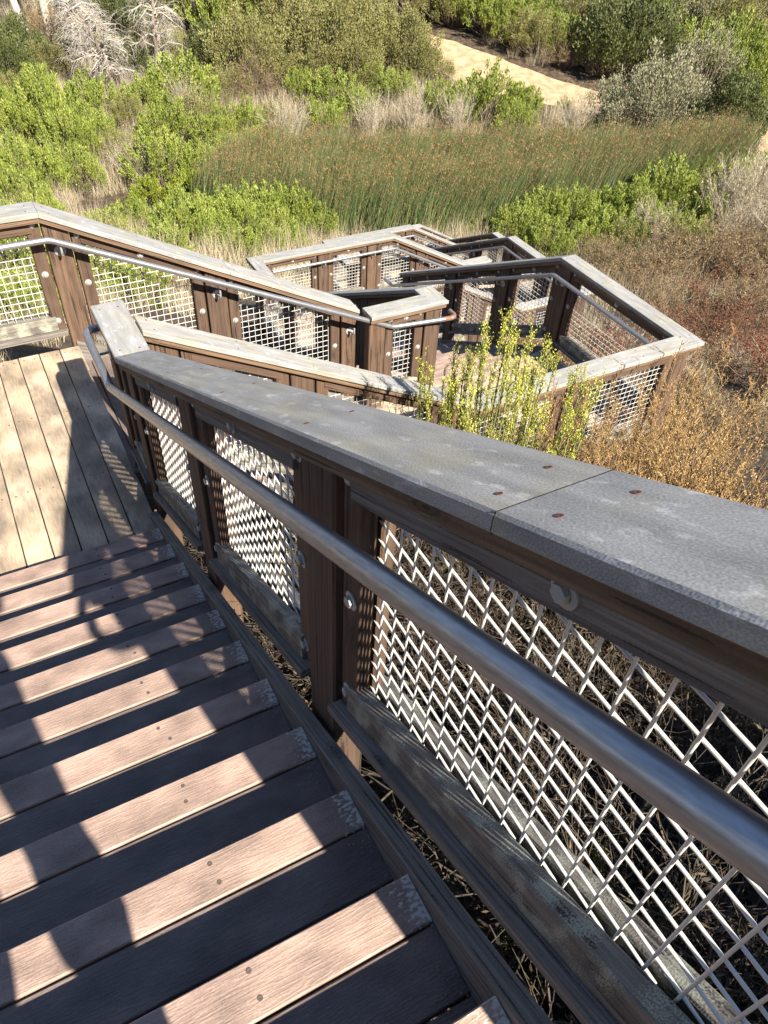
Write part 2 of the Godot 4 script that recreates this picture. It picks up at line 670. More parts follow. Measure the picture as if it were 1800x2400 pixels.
func make_materials() -> void:
	var wa := wood_tex(11, Color8(70, 54, 43), Color8(112, 89, 70), Color8(106, 92, 79), 0.5)
	var wb := wood_tex(31, Color8(62, 50, 41), Color8(100, 80, 65), Color8(86, 72, 62), 0.6)
	var wg := wood_tex(51, Color8(78, 74, 70), Color8(140, 134, 126), Color8(112, 100, 90), 0.4)
	var wl := wood_tex(71, Color8(78, 74, 70), Color8(134, 127, 116), Color8(112, 106, 96), 0.4, 0.55)
	M.wood = surface(wa[0], wa[1], 0.62, 2.5, 0.78, Color8(250, 246, 242), 0.45)
	M.wood_b = surface(wb[0], wb[1], 0.55, 2.3, 0.8, Color8(255, 250, 246), 0.45)
	M.wood_c = surface(wa[0], wa[1], 0.7, 2.1, 0.82, Color8(226, 222, 222), 0.45)
	M.wood_edge = surface(wg[0], wg[1], 0.5, 3.0, 0.8, Color8(255, 218, 180), 0.5)
	M.wood_grey = surface(wg[0], wg[1], 0.75, 4.6, 0.8, Color.WHITE, 0.9)
	M.wood_lichen = surface(wl[0], wl[1], 0.8, 3.0, 0.85, Color.WHITE, 0.8)
	# composite cap: grey with pale scuffs, speckle and faint lichen
	var w := 1024
	var h := 512
	var a := nz(101, w, h, 0.35, w, h, 2)
	var b := nz(102, 512, 512, 0.03, w, h, 4)
	var d := nz(103, 256, 512, 0.02, w, h, 4)
	var l := nz(104, 512, 256, 0.012, w, h, 3)
	var out := PackedByteArray()
	out.resize(w * h * 3)
	var hg := PackedByteArray()
	hg.resize(w * h)
	for i in w * h:
		var sp := (a[i] - 128) * 0.24
		var g := 156.0 + sp + (d[i] - 128) * 0.16
		var pale := clampf((b[i] - 182) / 40.0, 0.0, 1.0)
		g += pale * 30.0
		var warm := clampf((l[i] - 120) / 90.0, 0.0, 1.0)
		out[i * 3] = c8(g + warm * 4)
		out[i * 3 + 1] = c8(g + warm * 2)
		out[i * 3 + 2] = c8(g - 1 - warm * 9)
		hg[i] = c8(128 + (a[i] - 128) * 0.7)
	var ct := tex(w, h, out)
	var cn := normal_tex(w, h, hg, 1.1)
	M.cap = surface(ct, cn, 0.62, 1.5, 0.72, Color8(232, 232, 230), 0.35)
	M.cap_b = surface(ct, cn, 0.55, 1.7, 0.72, Color8(240, 238, 233), 0.35)
	M.cap_c = surface(ct, cn, 0.5, 1.4, 0.74, Color8(226, 226, 224), 0.35)
	# composite treads: embossed grain; the strip for nosing boards carries worn white paint at the end
	w = 1024
	h = 512
	a = nz(121, 170, 512, 0.10, w, h, 4)
	b = nz(122, w, h, 0.3, w, h, 2)
	d = nz(123, 512, 256, 0.018, w, h, 4)
	var wear := nz(124, 1024, 512, 0.11, w, h, 5)
	out = PackedByteArray()
	out.resize(w * h * 3)
	var plain_out := PackedByteArray()
	plain_out.resize(w * h * 3)
	hg = PackedByteArray()
	hg.resize(w * h)
	for y in h:
		var fy := fposmod(y / 128.0, 1.0)          # position in one 0.15 m strip
		for x in w:
			var i := y * w + x
			var ridge := 1.0 - absf(a[i] - 128) / 40.0
			ridge = clampf(ridge, 0.0, 1.0)
			var g := 1.0 + (b[i] - 128) / 1100.0 + (d[i] - 128) / 620.0 + ridge * 0.05
			var cr := 146.0 * g
			var cg := 125.0 * g
			var cb := 113.0 * g
			plain_out[i * 3] = c8(cr * 0.72)
			plain_out[i * 3 + 1] = c8(cg * 0.745)
			plain_out[i * 3 + 2] = c8(cb * 0.77)
			var um := x / 512.0                     # metres from the end
			var dens := clampf(1.0 - um / 0.085, 0.0, 1.0) * clampf(fy * 9.0, 0.3, 1.0)
			var p := clampf((wear[i] / 255.0 - (0.93 - dens * 0.62)) * 7.0, 0.0, 1.0) if dens > 0.0 else 0.0
			out[i * 3] = c8(lerpf(cr, 196, p * 0.9))
			out[i * 3 + 1] = c8(lerpf(cg, 194, p * 0.9))
			out[i * 3 + 2] = c8(lerpf(cb, 186, p * 0.9))
			hg[i] = c8(110 + ridge * 90 + (b[i] - 128) * 0.2)
	var tn := normal_tex(w, h, hg, 2.2)
	M.tread_nose = surface(tex(w, h, out), tn, 0.5, 1.0 / 0.6, 0.62, Color.WHITE, 0.7)
	M.tread = surface(tex(w, h, plain_out), tn, 0.45, 1.6, 0.62, Color.WHITE, 0.7)
	# deck planks: tan, dusty, with dark stains
	a = nz(141, 170, 512, 0.10, w, h, 4)
	b = nz(142, w, h, 0.3, w, h, 2)
	d = nz(143, 512, 256, 0.010, w, h, 5)
	wear = nz(144, 512, 512, 0.009, w, h, 5)
	out = PackedByteArray()
	out.resize(w * h * 3)
	for i in w * h:
		var g := 1.0 + (b[i] - 128) / 1000.0 + (a[i] - 128) / 1500.0 + (d[i] - 128) / 500.0
		var st := clampf((wear[i] - 168) / 50.0, 0.0, 1.0)
		g *= 1.0 - st * 0.13
		out[i * 3] = c8(166 * g)
		out[i * 3 + 1] = c8(150 * g)
		out[i * 3 + 2] = c8(128 * g + st * 4)
		hg[i] = c8(128 + (a[i] - 128) * 0.4 + (b[i] - 128) * 0.3)
	var dt := tex(w, h, out)
	var dn := normal_tex(w, h, hg, 1.6)
	M.deck = surface(dt, dn, 0.5, 1.3, 0.8, Color.WHITE, 0.6)
	M.deck_b = surface(dt, dn, 0.43, 1.1, 0.8, Color8(246, 244, 242), 0.6)
	# metals
	var zn := nz(161, 256, 256, 0.05, 256, 256, 3, FastNoiseLite.TYPE_CELLULAR)
	var zg := nz(162, 64, 256, 0.08, 256, 256, 3)
	out = PackedByteArray()
	out.resize(256 * 256 * 3)
	for i in 256 * 256:
		var g := 162.0 + (zn[i] - 128) * 0.12 + (zg[i] - 128) * 0.08
		out[i * 3] = c8(g)
		out[i * 3 + 1] = c8(g + 1)
		out[i * 3 + 2] = c8(g + 2)
	var zt := tex(256, 256, out)
	M.pipe = surface(zt, null, 1.7, 7.0, 0.36)
	M.pipe.metallic = 0.75
	M.zinc = plain(Color8(172, 172, 168), 0.5, 0.35)
	M.wire = plain(Color8(206, 204, 198), 0.5, 0.1)
	M.rusty_pipe = plain(Color8(128, 92, 72), 0.75, 0.2)
	M.dirt = plain(Color8(52, 46, 40), 0.95)
	M.rust = plain(Color8(84, 50, 38), 0.85)
	M.dark_steel = plain(Color8(96, 84, 76), 0.6, 0.3)


# ---------------------------------------------------------------- ground
func height(x: float, z: float) -> float:
	var w := 0.66 * x - 0.75 * z
	var v := 0.504 * x - 0.863 * z
	var b := -2.1 - 0.44 * w
	var e := (x + 0.3) / 1.5
	b -= 0.6 * exp(-e * e) * smoothstep(1.0, -1.5, z) * smoothstep(-7.5, -5.5, z)
	var fl := -12.2 + 0.18 * maxf(0.0, v - 46.0) if v < 110.0 else -0.68 + 0.05 * (v - 110.0)
	if w < -12.0: b = 3.18 + 0.1 * (-12.0 - w)
	return 0.5 * (b + fl + sqrt((b - fl) * (b - fl) + 2.25))


func _ready() -> void:
	rng.seed = 7
	var cam := Camera3D.new()
	cam.name = "camera"
	add_child(cam)
	cam.basis = Basis.from_euler(Vector3(-0.768302, -0.528688, 0.061558))
	cam.fov = 67.63
	cam.near = 0.02
	cam.far = 2000.0
	cam.current = true
	var env := Environment.new()
	var sky := Sky.new()
	var sm := ProceduralSkyMaterial.new()
	sm.sky_top_color = Color(0.37, 0.48, 0.66)
	sm.sky_horizon_color = Color(0.74, 0.80, 0.86)
	sm.sky_curve = 0.13
	sm.ground_bottom_color = Color(0.28, 0.25, 0.2)
	sm.ground_horizon_color = Color(0.5, 0.5, 0.46)
	sm.sky_energy_multiplier = 0.72
	sky.sky_material = sm
	env.background_mode = Environment.BG_SKY
	env.sky = sky
	env.tonemap_mode = Environment.TONE_MAPPER_LINEAR
	env.tonemap_exposure = 2.85
	env.sdfgi_enabled = true
	env.ssao_enabled = true
	env.ssil_enabled = true
	var we := WorldEnvironment.new()
	we.name = "world_environment"
	we.environment = env
	add_child(we)
	var sun := DirectionalLight3D.new()
	sun.name = "sun"
	add_child(sun)
	sun.look_at_from_position(Vector3(0.168, 0.86, 1.0), Vector3.ZERO)
	sun.light_energy = 1.6
	sun.light_color = Color(1.0, 0.96, 0.9)
	sun.light_angular_distance = 0.55
	sun.shadow_enabled = true
	make_materials()
	make_small_meshes()
	build_ground()
	build_road_and_pond()
	build_stairway()
	build_plants()
	build_person()


func build_ground() -> void:
	var mb := MB.new()
	var xs := []
	var zs := []
	var x := -260.0
	while x <= 320.0:
		xs.append(x)
		x += 0.5 if x > -8.0 and x < 16.0 else (1.5 if x > -20.0 and x < 70.0 else 20.0)
	var z := -320.0
	while z <= 200.0:
		zs.append(z)
		z += 0.5 if z > -20.0 and z < 8.0 else (1.5 if z > -80.0 and z < 20.0 else 20.0)
	var f := FastNoiseLite.new()
	f.seed = 5
	f.frequency = 0.35
	f.fractal_octaves = 3
	var hs := []
	for j in zs.size():
		var row := PackedFloat32Array()
		for i in xs.size(): row.append(height(xs[i], zs[j]) + f.get_noise_2d(xs[i], zs[j]) * 0.12)
		hs.append(row)
	for j in zs.size() - 1:
		for i in xs.size() - 1:
			var a := Vector3(xs[i], hs[j][i], zs[j])
			var b := Vector3(xs[i + 1], hs[j][i + 1], zs[j])
			var c := Vector3(xs[i + 1], hs[j + 1][i + 1], zs[j + 1])
			var d := Vector3(xs[i], hs[j + 1][i], zs[j + 1])
			mb.tri(a, b, c)
			mb.tri(a, c, d)
	var w := 512
	var p := nz(201, w, w, 0.012, w, w, 5)
	var q := nz(202, w, w, 0.2, w, w, 3)
	var s := nz(203, w, w, 0.05, w, w, 4)
	var out := PackedByteArray()
	out.resize(w * w * 3)
	for i in w * w:
		var t := clampf((p[i] / 255.0 - 0.3) * 1.8, 0.0, 1.0)
		var c := Color8(46, 37, 29).lerp(Color8(94, 78, 57), t)
		c = c.lerp(Color8(140, 122, 92), clampf((s[i] - 160) / 60.0, 0.0, 1.0) * 0.6)
		c = c * (1.0 + (q[i] - 128) / 330.0)
		out[i * 3] = c8(c.r * 255)
		out[i * 3 + 1] = c8(c.g * 255)
		out[i * 3 + 2] = c8(c.b * 255)
	var gm := surface(tex(w, w, out), normal_tex(w, w, q, 3.0), 1, 1, 0.95)
	gm.uv1_triplanar = true
	gm.uv1_world_triplanar = true
	gm.uv1_scale = Vector3(0.4, 0.4, 0.4)
	structure("ground", mb.commit(), gm)


func build_stairway() -> void:
	# heights of the landings (deck) and of the level caps above them
	var y1 := -3.0975
	var y2 := y1 - 8 * RISE
	var y3 := y2 - 12 * RISE
	var y4 := y3 - 5 * RISE
	var y5 := y4 - 11 * RISE
	var y6 := y5 - 6 * RISE
	var y7 := y6 - 11 * RISE
	var c1 := y1 + 0.9875
	var c2 := y2 + 0.9875
	var c3 := y3 + 0.9875
	var c4 := y4 + 0.9875
	var c5 := y5 + 0.9875
	var c6 := y6 + 0.9875
	var c7 := y7 + 0.9875
	var c0 := y1 + 13 * RISE + 0.9875
	# decks
	deck("top landing of tan planks where the nearest flight begins", -1.06, 0.45, 0.369, 2.1, y1 + 13 * RISE, false)
	deck("sunlit tan plank landing at the foot of the nearest brown steps", -1.06, 0.417, -5.255, -3.045 + 0.012, y1, true, true)
	deck("landing seen behind the yellow-green flowering stalks", 2.44, 4.93, -5.27, -3.745, y2, false)
	deck("landing in the shade at the foot of the long second zigzag", 3.46, 5.58, -9.78, -8.70, y3, false)
	deck("lower landing behind the dark shaded guard rail", 7.0, 8.27, -10.42, -8.38, y4, false)
	deck("far landing enclosed by the second pale-capped bend", 6.78, 8.84, -14.6, -13.5, y5, false)
	deck("lowest visible landing near the green brush", 10.5, 11.62, -15.29, -13.2, y6, false)
	# flights
	flight("nearest flight of brown composite steps striped with sun and shadow", true, -1.0, -3.045 + 12 * RUN, y1 + 13 * RISE, 13, -1.06, 0.392, true)
	flight("flight running right beneath the grey-capped rails from the tan landing", false, 1.0, 0.43, y1, 8, -5.27, -3.75)
	flight("long flight dropping away behind the right-hand corner rail", true, -1.0, -5.28, y2, 12, 3.46, 4.93)
	flight("short flight between the far bend and the lower landing", false, 1.0, 5.6, y3, 5, -9.78, -8.38)
	flight("flight below the second dark guard rail", true, -1.0, -10.43, y4, 11, 6.83, 8.27)
	flight("lowest flight running right below the farthest bend", false, 1.0, 8.84, y5, 6, -14.6, -13.2)
	flight("last flight going down into the green brush", true, -1.0, -15.3, y6, 11, 10.18, 11.62)
	# guards; z runs
	var r := run_of(true, 0.504, 1.0, [[0.40, c0], [0.289, c0], [-3.407, c1], [-3.947, c1]])
	var hx := 0.365
	guard("nearest guard rail with wide grey cap and dark pipe handrail, in shade", r, [0.30, -1.053, -2.20, -3.36, -3.865], {
		"fine": true, "joints": [-0.47, -2.3], "post_drop": 1.75, "skip_rosette": [0, 1, 2, 3],
		"handrail": [Vector3(0.47, -0.355, 0.44), Vector3(hx, -0.355, 0.44), Vector3(hx, -0.345, 0.32), Vector3(hx, -2.278, -3.415), Vector3(hx, -2.285, -4.02), Vector3(0.46, -2.285, -4.02)]})
	r = run_of(true, -1.17, -1.0, [[0.40, c0], [0.289, c0], [-3.407, c1], [-5.33, c1]])
	guard("guard rail on the left side of the nearest flight", r, [0.30, -1.053, -2.20, -3.36, -4.4], {"post_drop": 1.75, "m1": -1.0,
		"handrail": [Vector3(-1.03, -0.345, 0.32), Vector3(-1.03, -2.278, -3.415), Vector3(-1.03, -2.28, -5.1)]})
	# flight 2 outer, with the level length at the first landing
	r = run_of(false, -5.343, -1.0, [[-1.17, c1], [0.381, c1], [2.70, c1 - 2.319 * SL]])
	var lg := guard("sunlit brown guard rail beyond the tan landing, its handrail ending in rust", r, [-1.09, -0.25, 0.461, 1.493, 2.632], {"half": 0.1, "m0": -1.0, "joints": [1.6], "screws": true,
		"handrail": [Vector3(-1.03, -2.28, -5.195), Vector3(0.40, -2.27, -5.195), Vector3(2.95, c2 - 0.16, -5.09), Vector3(3.53, c2 - 0.14, -4.98), Vector3(3.53, c2 - 0.14, -5.10)]})
	var re := MB.new()
	var rp := PackedVector3Array([Vector3(3.42, c2 - 0.1435, -5.0005), Vector3(3.468, c2 - 0.142, -4.992), Vector3(3.512, c2 - 0.1405, -4.997), Vector3(3.530, c2 - 0.14, -5.03), Vector3(3.53, c2 - 0.14, -5.06)])
	for i in rp.size(): rp[i] -= r.base
	re.tube(rp, PackedFloat32Array([0.0216, 0.0218, 0.0218, 0.0218, 0.0216]), 14)
	part("handrail_bend", re.commit(), M.rusty_pipe, lg).set_meta("label", "rusty bend at the end of the handrail")
	r = run_of(false, -5.144, -1.0, [[2.72, c2], [3.382, c2]])
	guard("short level guard rail with pale cap, left of the yellow-green stalks", r, [2.80, 3.36], {"half": 0.093, "m1": -1.0})
	# flight 2 inner
	r = run_of(false, -3.688, 1.0, [[0.596, c1], [0.603, c1], [0.603 + 8 * RUN, c2], [5.008, c2]])
	guard("guard rail with pale cap sloping down right just behind the nearest rail", r, [0.70, 1.50, 2.62, 3.80, 4.93], {"m1": 1.0, "joints": [2.1, 3.9], "screws": true})
	# flight 3
	r = run_of(true, 3.382, -1.0, [[-5.144, c2], [-5.343, c2], [-5.343 - 12 * RUN, c3], [-9.875, c3]])
	guard("inner guard rail showing its dark shaded side behind the short level rail", r, [-5.33, -6.4, -7.5, -8.6, -9.78], {"m0": -1.0, "m1": -1.0, "skip_rosette": [0],
		"handrail": [Vector3(3.521, c2 - 0.168, -5.36), Vector3(3.521, c3 - 0.168, -5.343 - 12 * RUN), Vector3(3.521, c3 - 0.168, -9.6)]})
	r = run_of(true, 5.008, 1.0, [[-3.688, c2], [-5.335, c2], [-8.40, c2 - 3.065 * SL]])
	guard("right-hand corner guard rail with pale cap and dark shaded inner side", r, [-3.78, -5.28, -6.2, -7.2, -8.3], {"m0": 1.0, "joints": [-5.6], "screws": true,
		"handrail": [Vector3(4.869, c2 - 0.168, -3.80), Vector3(4.869, c2 - 0.168, -5.33), Vector3(4.869, c2 - 0.168 - 3.17 * SL, -8.50), Vector3(4.869, c2 - 0.168 - 3.17 * SL, -8.72)]})
	# landing 3 and flight 4
	r = run_of(false, -9.875, -1.0, [[3.382, c3], [5.595, c3], [7.02, c4], [7.5, c4]])
	guard("sunlit brown guard rail at the middle bend with four mesh bays", r, [3.46, 4.43, 5.255, 6.13, 7.1], {"half": 0.098, "m0": -1.0, "screws": true,
		"handrail": [Vector3(3.6, c3 - 0.168, -9.735), Vector3(5.595, c3 - 0.168, -9.735), Vector3(7.02, c4 - 0.168, -9.735), Vector3(7.45, c4 - 0.168, -9.735)]})
	r = run_of(false, -8.30, 1.0, [[5.10, c3], [5.62, c3], [7.045, c4], [8.35, c4]])
	guard("guard rail glimpsed through the mesh of the dark shaded rail", r, [5.2, 6.2, 7.2, 8.25], {"m1": 1.0})
	# flight 5
	r = run_of(true, 8.35, 1.0, [[-8.30, c4], [-10.42, c4], [-13.3, c4 - 2.88 * SL]])
	guard("second dark shaded guard rail, behind the right-hand corner rail", r, [-8.4, -9.4, -10.38, -11.4, -12.4, -13.2], {"m0": 1.0,
		"handrail": [Vector3(8.211, c4 - 0.168, -8.5), Vector3(8.211, c4 - 0.168, -10.42), Vector3(8.211, c4 - 0.168 - 2.98 * SL, -13.4)]})
	r = run_of(true, 6.72, -1.0, [[-9.98, c4], [-10.42, c4], [-10.42 - 11 * RUN, c5], [-14.68, c5]])
	guard("inner guard rail of the flight below the middle bend", r, [-10.1, -11.2, -12.3, -13.4, -14.58], {"m1": -1.0})
	r = run_of(false, -14.68, -1.0, [[6.72, c5], [8.84, c5], [8.84 + 6 * RUN, c6], [11.0, c6]])
	guard("sunlit guard rail at the bend just above the reeds", r, [6.8, 7.85, 8.75, 9.7, 10.6], {"half": 0.095, "m0": -1.0,
		"handrail": [Vector3(6.9, c5 - 0.168, -14.54), Vector3(8.84, c5 - 0.168, -14.54), Vector3(8.84 + 6 * RUN, c6 - 0.168, -14.54)]})
	r = run_of(false, -13.1, 1.0, [[8.45, c5], [8.86, c5], [8.86 + 6 * RUN, c6], [11.70, c6]])
	guard("guard rail along the outer side of the lowest flight", r, [8.55, 9.6, 10.6, 11.6], {"m1": 1.0})
	r = run_of(true, 11.70, 1.0, [[-13.1, c6], [-15.29, c6], [-18.3, c6 - 3.01 * SL]])
	guard("farthest dark guard rail corner against the green brush", r, [-13.2, -14.2, -15.25, -16.3, -17.3, -18.2], {"m0": 1.0})
	r = run_of(true, 10.08, -1.0, [[-14.85, c6], [-15.29, c6], [-15.29 - 11 * RUN, c7], [-19.6, c7]])
	guard("inner guard rail of the last flight", r, [-15.0, -16.1, -17.2, -18.3, -19.5], {"m1": -1.0})
	r = run_of(false, -19.6, -1.0, [[10.08, c7], [12.13, c7], [13.6, c7 - 1.47 * SL]])
	guard("topmost sliver of sunlit rail at the farthest bend", r, [10.2, 11.2, 12.1, 13.0], {"half": 0.095, "m0": -1.0})


# ---------------------------------------------------------------- plants
const ROWS := {
	"behind_pond": [["b", 1.3, -29.0, 1.51], ["c", 1.9, -33.0, 1.81], ["c", 2.3, -30.0, 2.24], ["c", 3.8, -30.8, 2.01], ["w", 5.9, -31.3, 1.55], ["y", 6.0, -28.3, 1.42], ["c", 7.0, -30.6, 2.65], ["y", 7.4, -27.7, 1.79], ["c", 8.4, -30.2, 1.83], ["c", 9.9, -31.0, 1.68]],
	"below_dead_trees": [["c", 2.7, -39.7, 1.89], ["c", 2.7, -36.4, 2.33], ["c", 4.4, -41.2, 2.48], ["c", 4.1, -36.4, 2.80], ["c", 4.4, -34.1, 2.09], ["c", 5.4, -35.3, 2.05], ["c", 6.3, -38.7, 2.48], ["o", 6.1, -33.8, 1.65], ["o", 7.5, -37.6, 1.58], ["c", 8.6, -38.5, 2.25], ["c", 8.3, -34.1, 2.25], ["c", 10.4, -39.1, 3.33], ["w", 10.1, -37.2, 1.84], ["o", 10.3, -35.6, 2.36], ["c", 10.0, -33.2, 1.89], ["c", 11.9, -34.8, 1.88], ["c", 11.6, -32.2, 1.65]],
	"behind_reeds": [["o", 13.4, -35.4, 1.80], ["w", 13.4, -33.2, 2.29], ["c", 16.2, -38.6, 1.72], ["c", 15.4, -33.8, 2.01], ["c", 17.3, -36.7, 2.56], ["c", 17.7, -35.2, 2.00], ["w", 17.0, -32.4, 2.10], ["c", 20.2, -38.4, 1.91], ["c", 21.0, -37.2, 2.02], ["w", 19.1, -32.3, 2.15], ["c", 21.7, -34.3, 1.80], ["w", 20.7, -31.2, 2.03], ["c", 22.2, -33.0, 1.89], ["c", 23.9, -33.1, 3.22], ["c", 23.5, -30.4, 1.83], ["c", 25.2, -32.2, 1.94], ["c", 28.2, -32.8, 0.82], ["w", 26.0, -29.3, 2.11]],
	"left_hillside": [["c", 15.2, -50.3, 3.58], ["d", 14.0, -44.3, 3.49], ["c", 16.0, -47.7, 4.07], ["o", 13.1, -39.9, 2.38], ["o", 14.8, -41.9, 4.19], ["o", 17.9, -49.0, 3.88], ["b", 14.3, -38.9, 2.61], ["o", 18.4, -45.2, 5.02], ["o", 17.0, -40.3, 3.30], ["o", 18.9, -41.5, 5.15], ["o", 21.7, -46.9, 4.80], ["o", 19.6, -39.6, 3.61], ["o", 21.5, -42.4, 4.90], ["o", 23.9, -46.0, 4.82]],
	"trees_left": [["d", 3.6, -45.3, 2.71], ["o", 3.2, -41.9, 2.52], ["d", 4.8, -47.7, 2.55], ["o", 5.3, -45.8, 2.46], ["b", 7.0, -51.1, 3.21], ["o", 7.9, -48.8, 2.78], ["d", 9.7, -52.8, 3.32], ["d", 10.6, -50.2, 3.19], ["d", 9.4, -44.9, 2.45], ["d", 12.4, -51.7, 3.29], ["o", 12.1, -46.3, 2.54]],
	"right_of_road": [["o", 25.2, -45.8, 4.21], ["o", 23.1, -41.0, 3.53], ["o", 25.3, -41.7, 3.95], ["o", 27.2, -44.6, 3.24], ["o", 26.0, -40.4, 2.70], ["c", 29.5, -45.0, 2.82], ["c", 28.8, -41.0, 2.80], ["c", 30.4, -43.2, 2.94], ["o", 30.2, -40.6, 2.51], ["o", 32.5, -43.6, 3.02], ["c", 32.7, -41.9, 2.96], ["o", 31.2, -39.6, 2.98], ["g", 34.7, -42.5, 2.88], ["b", 31.8, -37.9, 2.31], ["c", 33.2, -39.6, 2.57], ["o", 35.8, -40.9, 3.69], ["d", 33.1, -36.1, 2.90], ["d", 34.0, -35.6, 5.07], ["c", 37.7, -40.1, 3.74], ["d", 35.7, -35.5, 3.60], ["c", 38.7, -38.7, 3.72], ["g", 40.5, -38.7, 4.15], ["g", 40.2, -36.9, 3.38], ["c", 39.0, -35.0, 3.25], ["o", 42.0, -36.9, 4.49], ["c", 38.8, -32.7, 2.68], ["c", 40.3, -33.5, 3.25], ["o", 45.3, -37.7, 4.36], ["c", 39.4, -31.1, 3.13], ["o", 43.2, -34.3, 3.75], ["o", 41.0, -31.6, 2.57]],
	"at_road_bend": [["g", 28.9, -29.6, 3.14], ["g", 28.9, -28.0, 3.31], ["g", 31.6, -29.5, 4.49], ["g", 31.2, -27.8, 2.64], ["g", 35.1, -30.7, 3.21], ["d", 34.5, -26.7, 3.15], ["c", 38.8, -29.4, 2.28], ["c", 35.8, -26.4, 1.54]],
	"front_of_reeds": [["c", 15.7, -23.3, 1.11], ["c", 16.1, -21.8, 1.07], ["c", 16.7, -20.6, 1.76], ["c", 18.2, -21.0, 1.93], ["c", 17.0, -19.2, 1.63], ["c", 19.3, -20.7, 1.86], ["c", 18.9, -19.2, 1.61], ["o", 19.9, -18.9, 1.54], ["c", 21.7, -20.5, 1.95], ["c", 23.3, -20.8, 1.72], ["c", 21.4, -18.6, 1.77], ["c", 24.1, -20.2, 2.04], ["c", 22.1, -17.7, 1.58], ["c", 27.0, -22.3, 1.68], ["c", 24.2, -18.8, 1.99], ["w", 23.7, -17.5, 1.93], ["c", 27.5, -20.8, 1.88], ["c", 29.6, -21.6, 1.99], ["w", 26.3, -18.5, 2.39], ["w", 24.6, -16.6, 1.84]],
	"beside_far_guard": [["c", 5.0, -20.9, 1.23], ["c", 5.8, -23.1, 1.90], ["c", 6.1, -22.4, 1.47], ["c", 5.8, -21.4, 1.64], ["c", 7.2, -24.2, 2.17], ["o", 6.3, -21.3, 1.12], ["c", 7.3, -23.6, 1.57], ["c", 7.1, -22.1, 1.72], ["c", 8.3, -23.8, 2.17], ["c", 8.0, -22.7, 1.45], ["c", 8.4, -22.6, 1.64], ["c", 8.5, -21.5, 1.25], ["c", 9.4, -23.7, 1.88], ["c", 10.2, -23.3, 1.56]],
	"right_slope": [["c", 18.3, -19.1, 1.29], ["c", 19.6, -19.9, 1.70], ["b", 18.7, -18.4, 1.45], ["b", 17.9, -17.0, 1.98], ["c", 19.9, -18.9, 1.84], ["c", 21.4, -20.5, 2.32], ["b", 18.3, -16.3, 1.67], ["b", 16.9, -14.9, 1.69], ["b", 19.6, -17.2, 2.08], ["w", 21.0, -18.4, 2.03], ["c", 23.5, -20.6, 2.43], ["r", 13.9, -11.2, 1.13], ["b", 19.2, -15.7, 2.15], ["b", 16.3, -13.0, 1.57], ["b", 21.3, -17.0, 2.16], ["r", 15.4, -11.4, 1.09], ["o", 25.5, -20.3, 2.33], ["b", 20.9, -15.8, 2.41], ["r", 18.8, -13.9, 1.45], ["w", 24.6, -18.6, 2.77], ["r", 15.4, -10.6, 1.41], ["b", 23.1, -16.7, 2.24], ["r", 21.0, -14.7, 1.73], ["b", 18.9, -12.6, 1.84], ["w", 25.7, -18.3, 3.21], ["b", 22.9, -15.8, 2.54], ["r", 17.5, -11.1, 1.56], ["r", 12.6, -7.5, 1.21], ["b", 21.1, -13.5, 2.31], ["w", 24.8, -16.4, 2.86], ["b", 23.3, -15.1, 2.19]],
	"left_slope": [["c", 0.5, -17.8, 1.42], ["b", 0.1, -10.9, 0.76], ["c", 0.4, -13.5, 1.26], ["c", 1.3, -24.3, 1.91], ["c", 0.2, -9.6, 0.92], ["c", 1.4, -18.8, 1.38], ["c", 0.9, -12.5, 1.10], ["b", 1.8, -17.4, 1.30], ["c", 1.7, -13.5, 1.11], ["c", 2.9, -20.1, 1.37], ["b", 2.8, -16.8, 1.16], ["c", 4.2, -22.4, 1.68], ["c", 2.1, -12.1, 1.09], ["c", 3.8, -17.9, 1.36], ["b", 3.0, -13.3, 0.95], ["c", 5.0, -20.8, 1.72], ["c", 6.0, -19.3, 1.39], ["c", 7.4, -20.8, 1.37]],
}
const GOLD := [[2.35, -3.05, 1.66], [2.2, -2.71, 1.6], [2.5, -2.8, 1.6], [2.3, -2.28, 1.52], [2.1, -2.88, 1.48], [2.0, -3.01, 1.34], [2.1, -2.41, 1.61], [1.9, -1.96, 1.46], [2.0, -1.89, 1.5], [1.7, -2.24, 1.49], [2.3, -3.26, 1.23], [2.7, -2.83, 1.49]]
const DRY := [[2.5, -2.44, 1.24], [2.4, -2.44, 1.16], [2.5, -2.22, 1.26], [2.3, -1.85, 1.35], [2.4, -2.72, 1.15], [2.7, -2.94, 1.04], [3.0, -2.51, 1.24], [2.3, -1.64, 1.3], [3.2, -2.32, 1.42], [3.4, -2.27, 1.54], [3.6, -2.32, 1.65], [3.0, -1.78, 1.62], [2.8, -1.86, 1.38], [2.6, -1.53, 1.47], [2.2, -1.17, 1.42], [2.1, -1.59, 1.27], [2.1, -1.78, 1.28], [2.1, -1.94, 1.29], [2.2, -2.8, 1.07], [2.1, -2.87, 1.1], [2.1, -1.37, 1.34], [2.3, -1.39, 1.4], [3.0, -2.28, 1.29], [3.9, -2.96, 1.44], [3.6, -3.11, 1.26], [4.3, -3.03, 1.64], [4.6, -2.92, 1.75], [3.4, -2.71, 1.24], [3.0, -2.97, 1.23], [2.5, -2.97, 1.16], [3.2, -2.96, 1.16], [2.8, -2.39, 1.17], [2.7, -1.87, 1.3], [3.2, -2.01, 1.45], [2.8, -2.88, 1.13], [2.4, -1.54, 1.38], [2.6, -2.08, 1.17], [2.7, -1.5, 1.48], [2.9, -2.15, 1.25], [2.5, -1.38, 1.44], [2.2, -1.17, 1.34], [2.3, -1.31, 1.31], [2.4, -1.5, 1.24], [2.1, -1.06, 1.34], [2.9, -1.55, 1.27], [2.7, -1.54, 1.28], [3.0, -1.89, 1.34], [3.4, -1.97, 1.39], [2.5, -1.73, 1.21]]
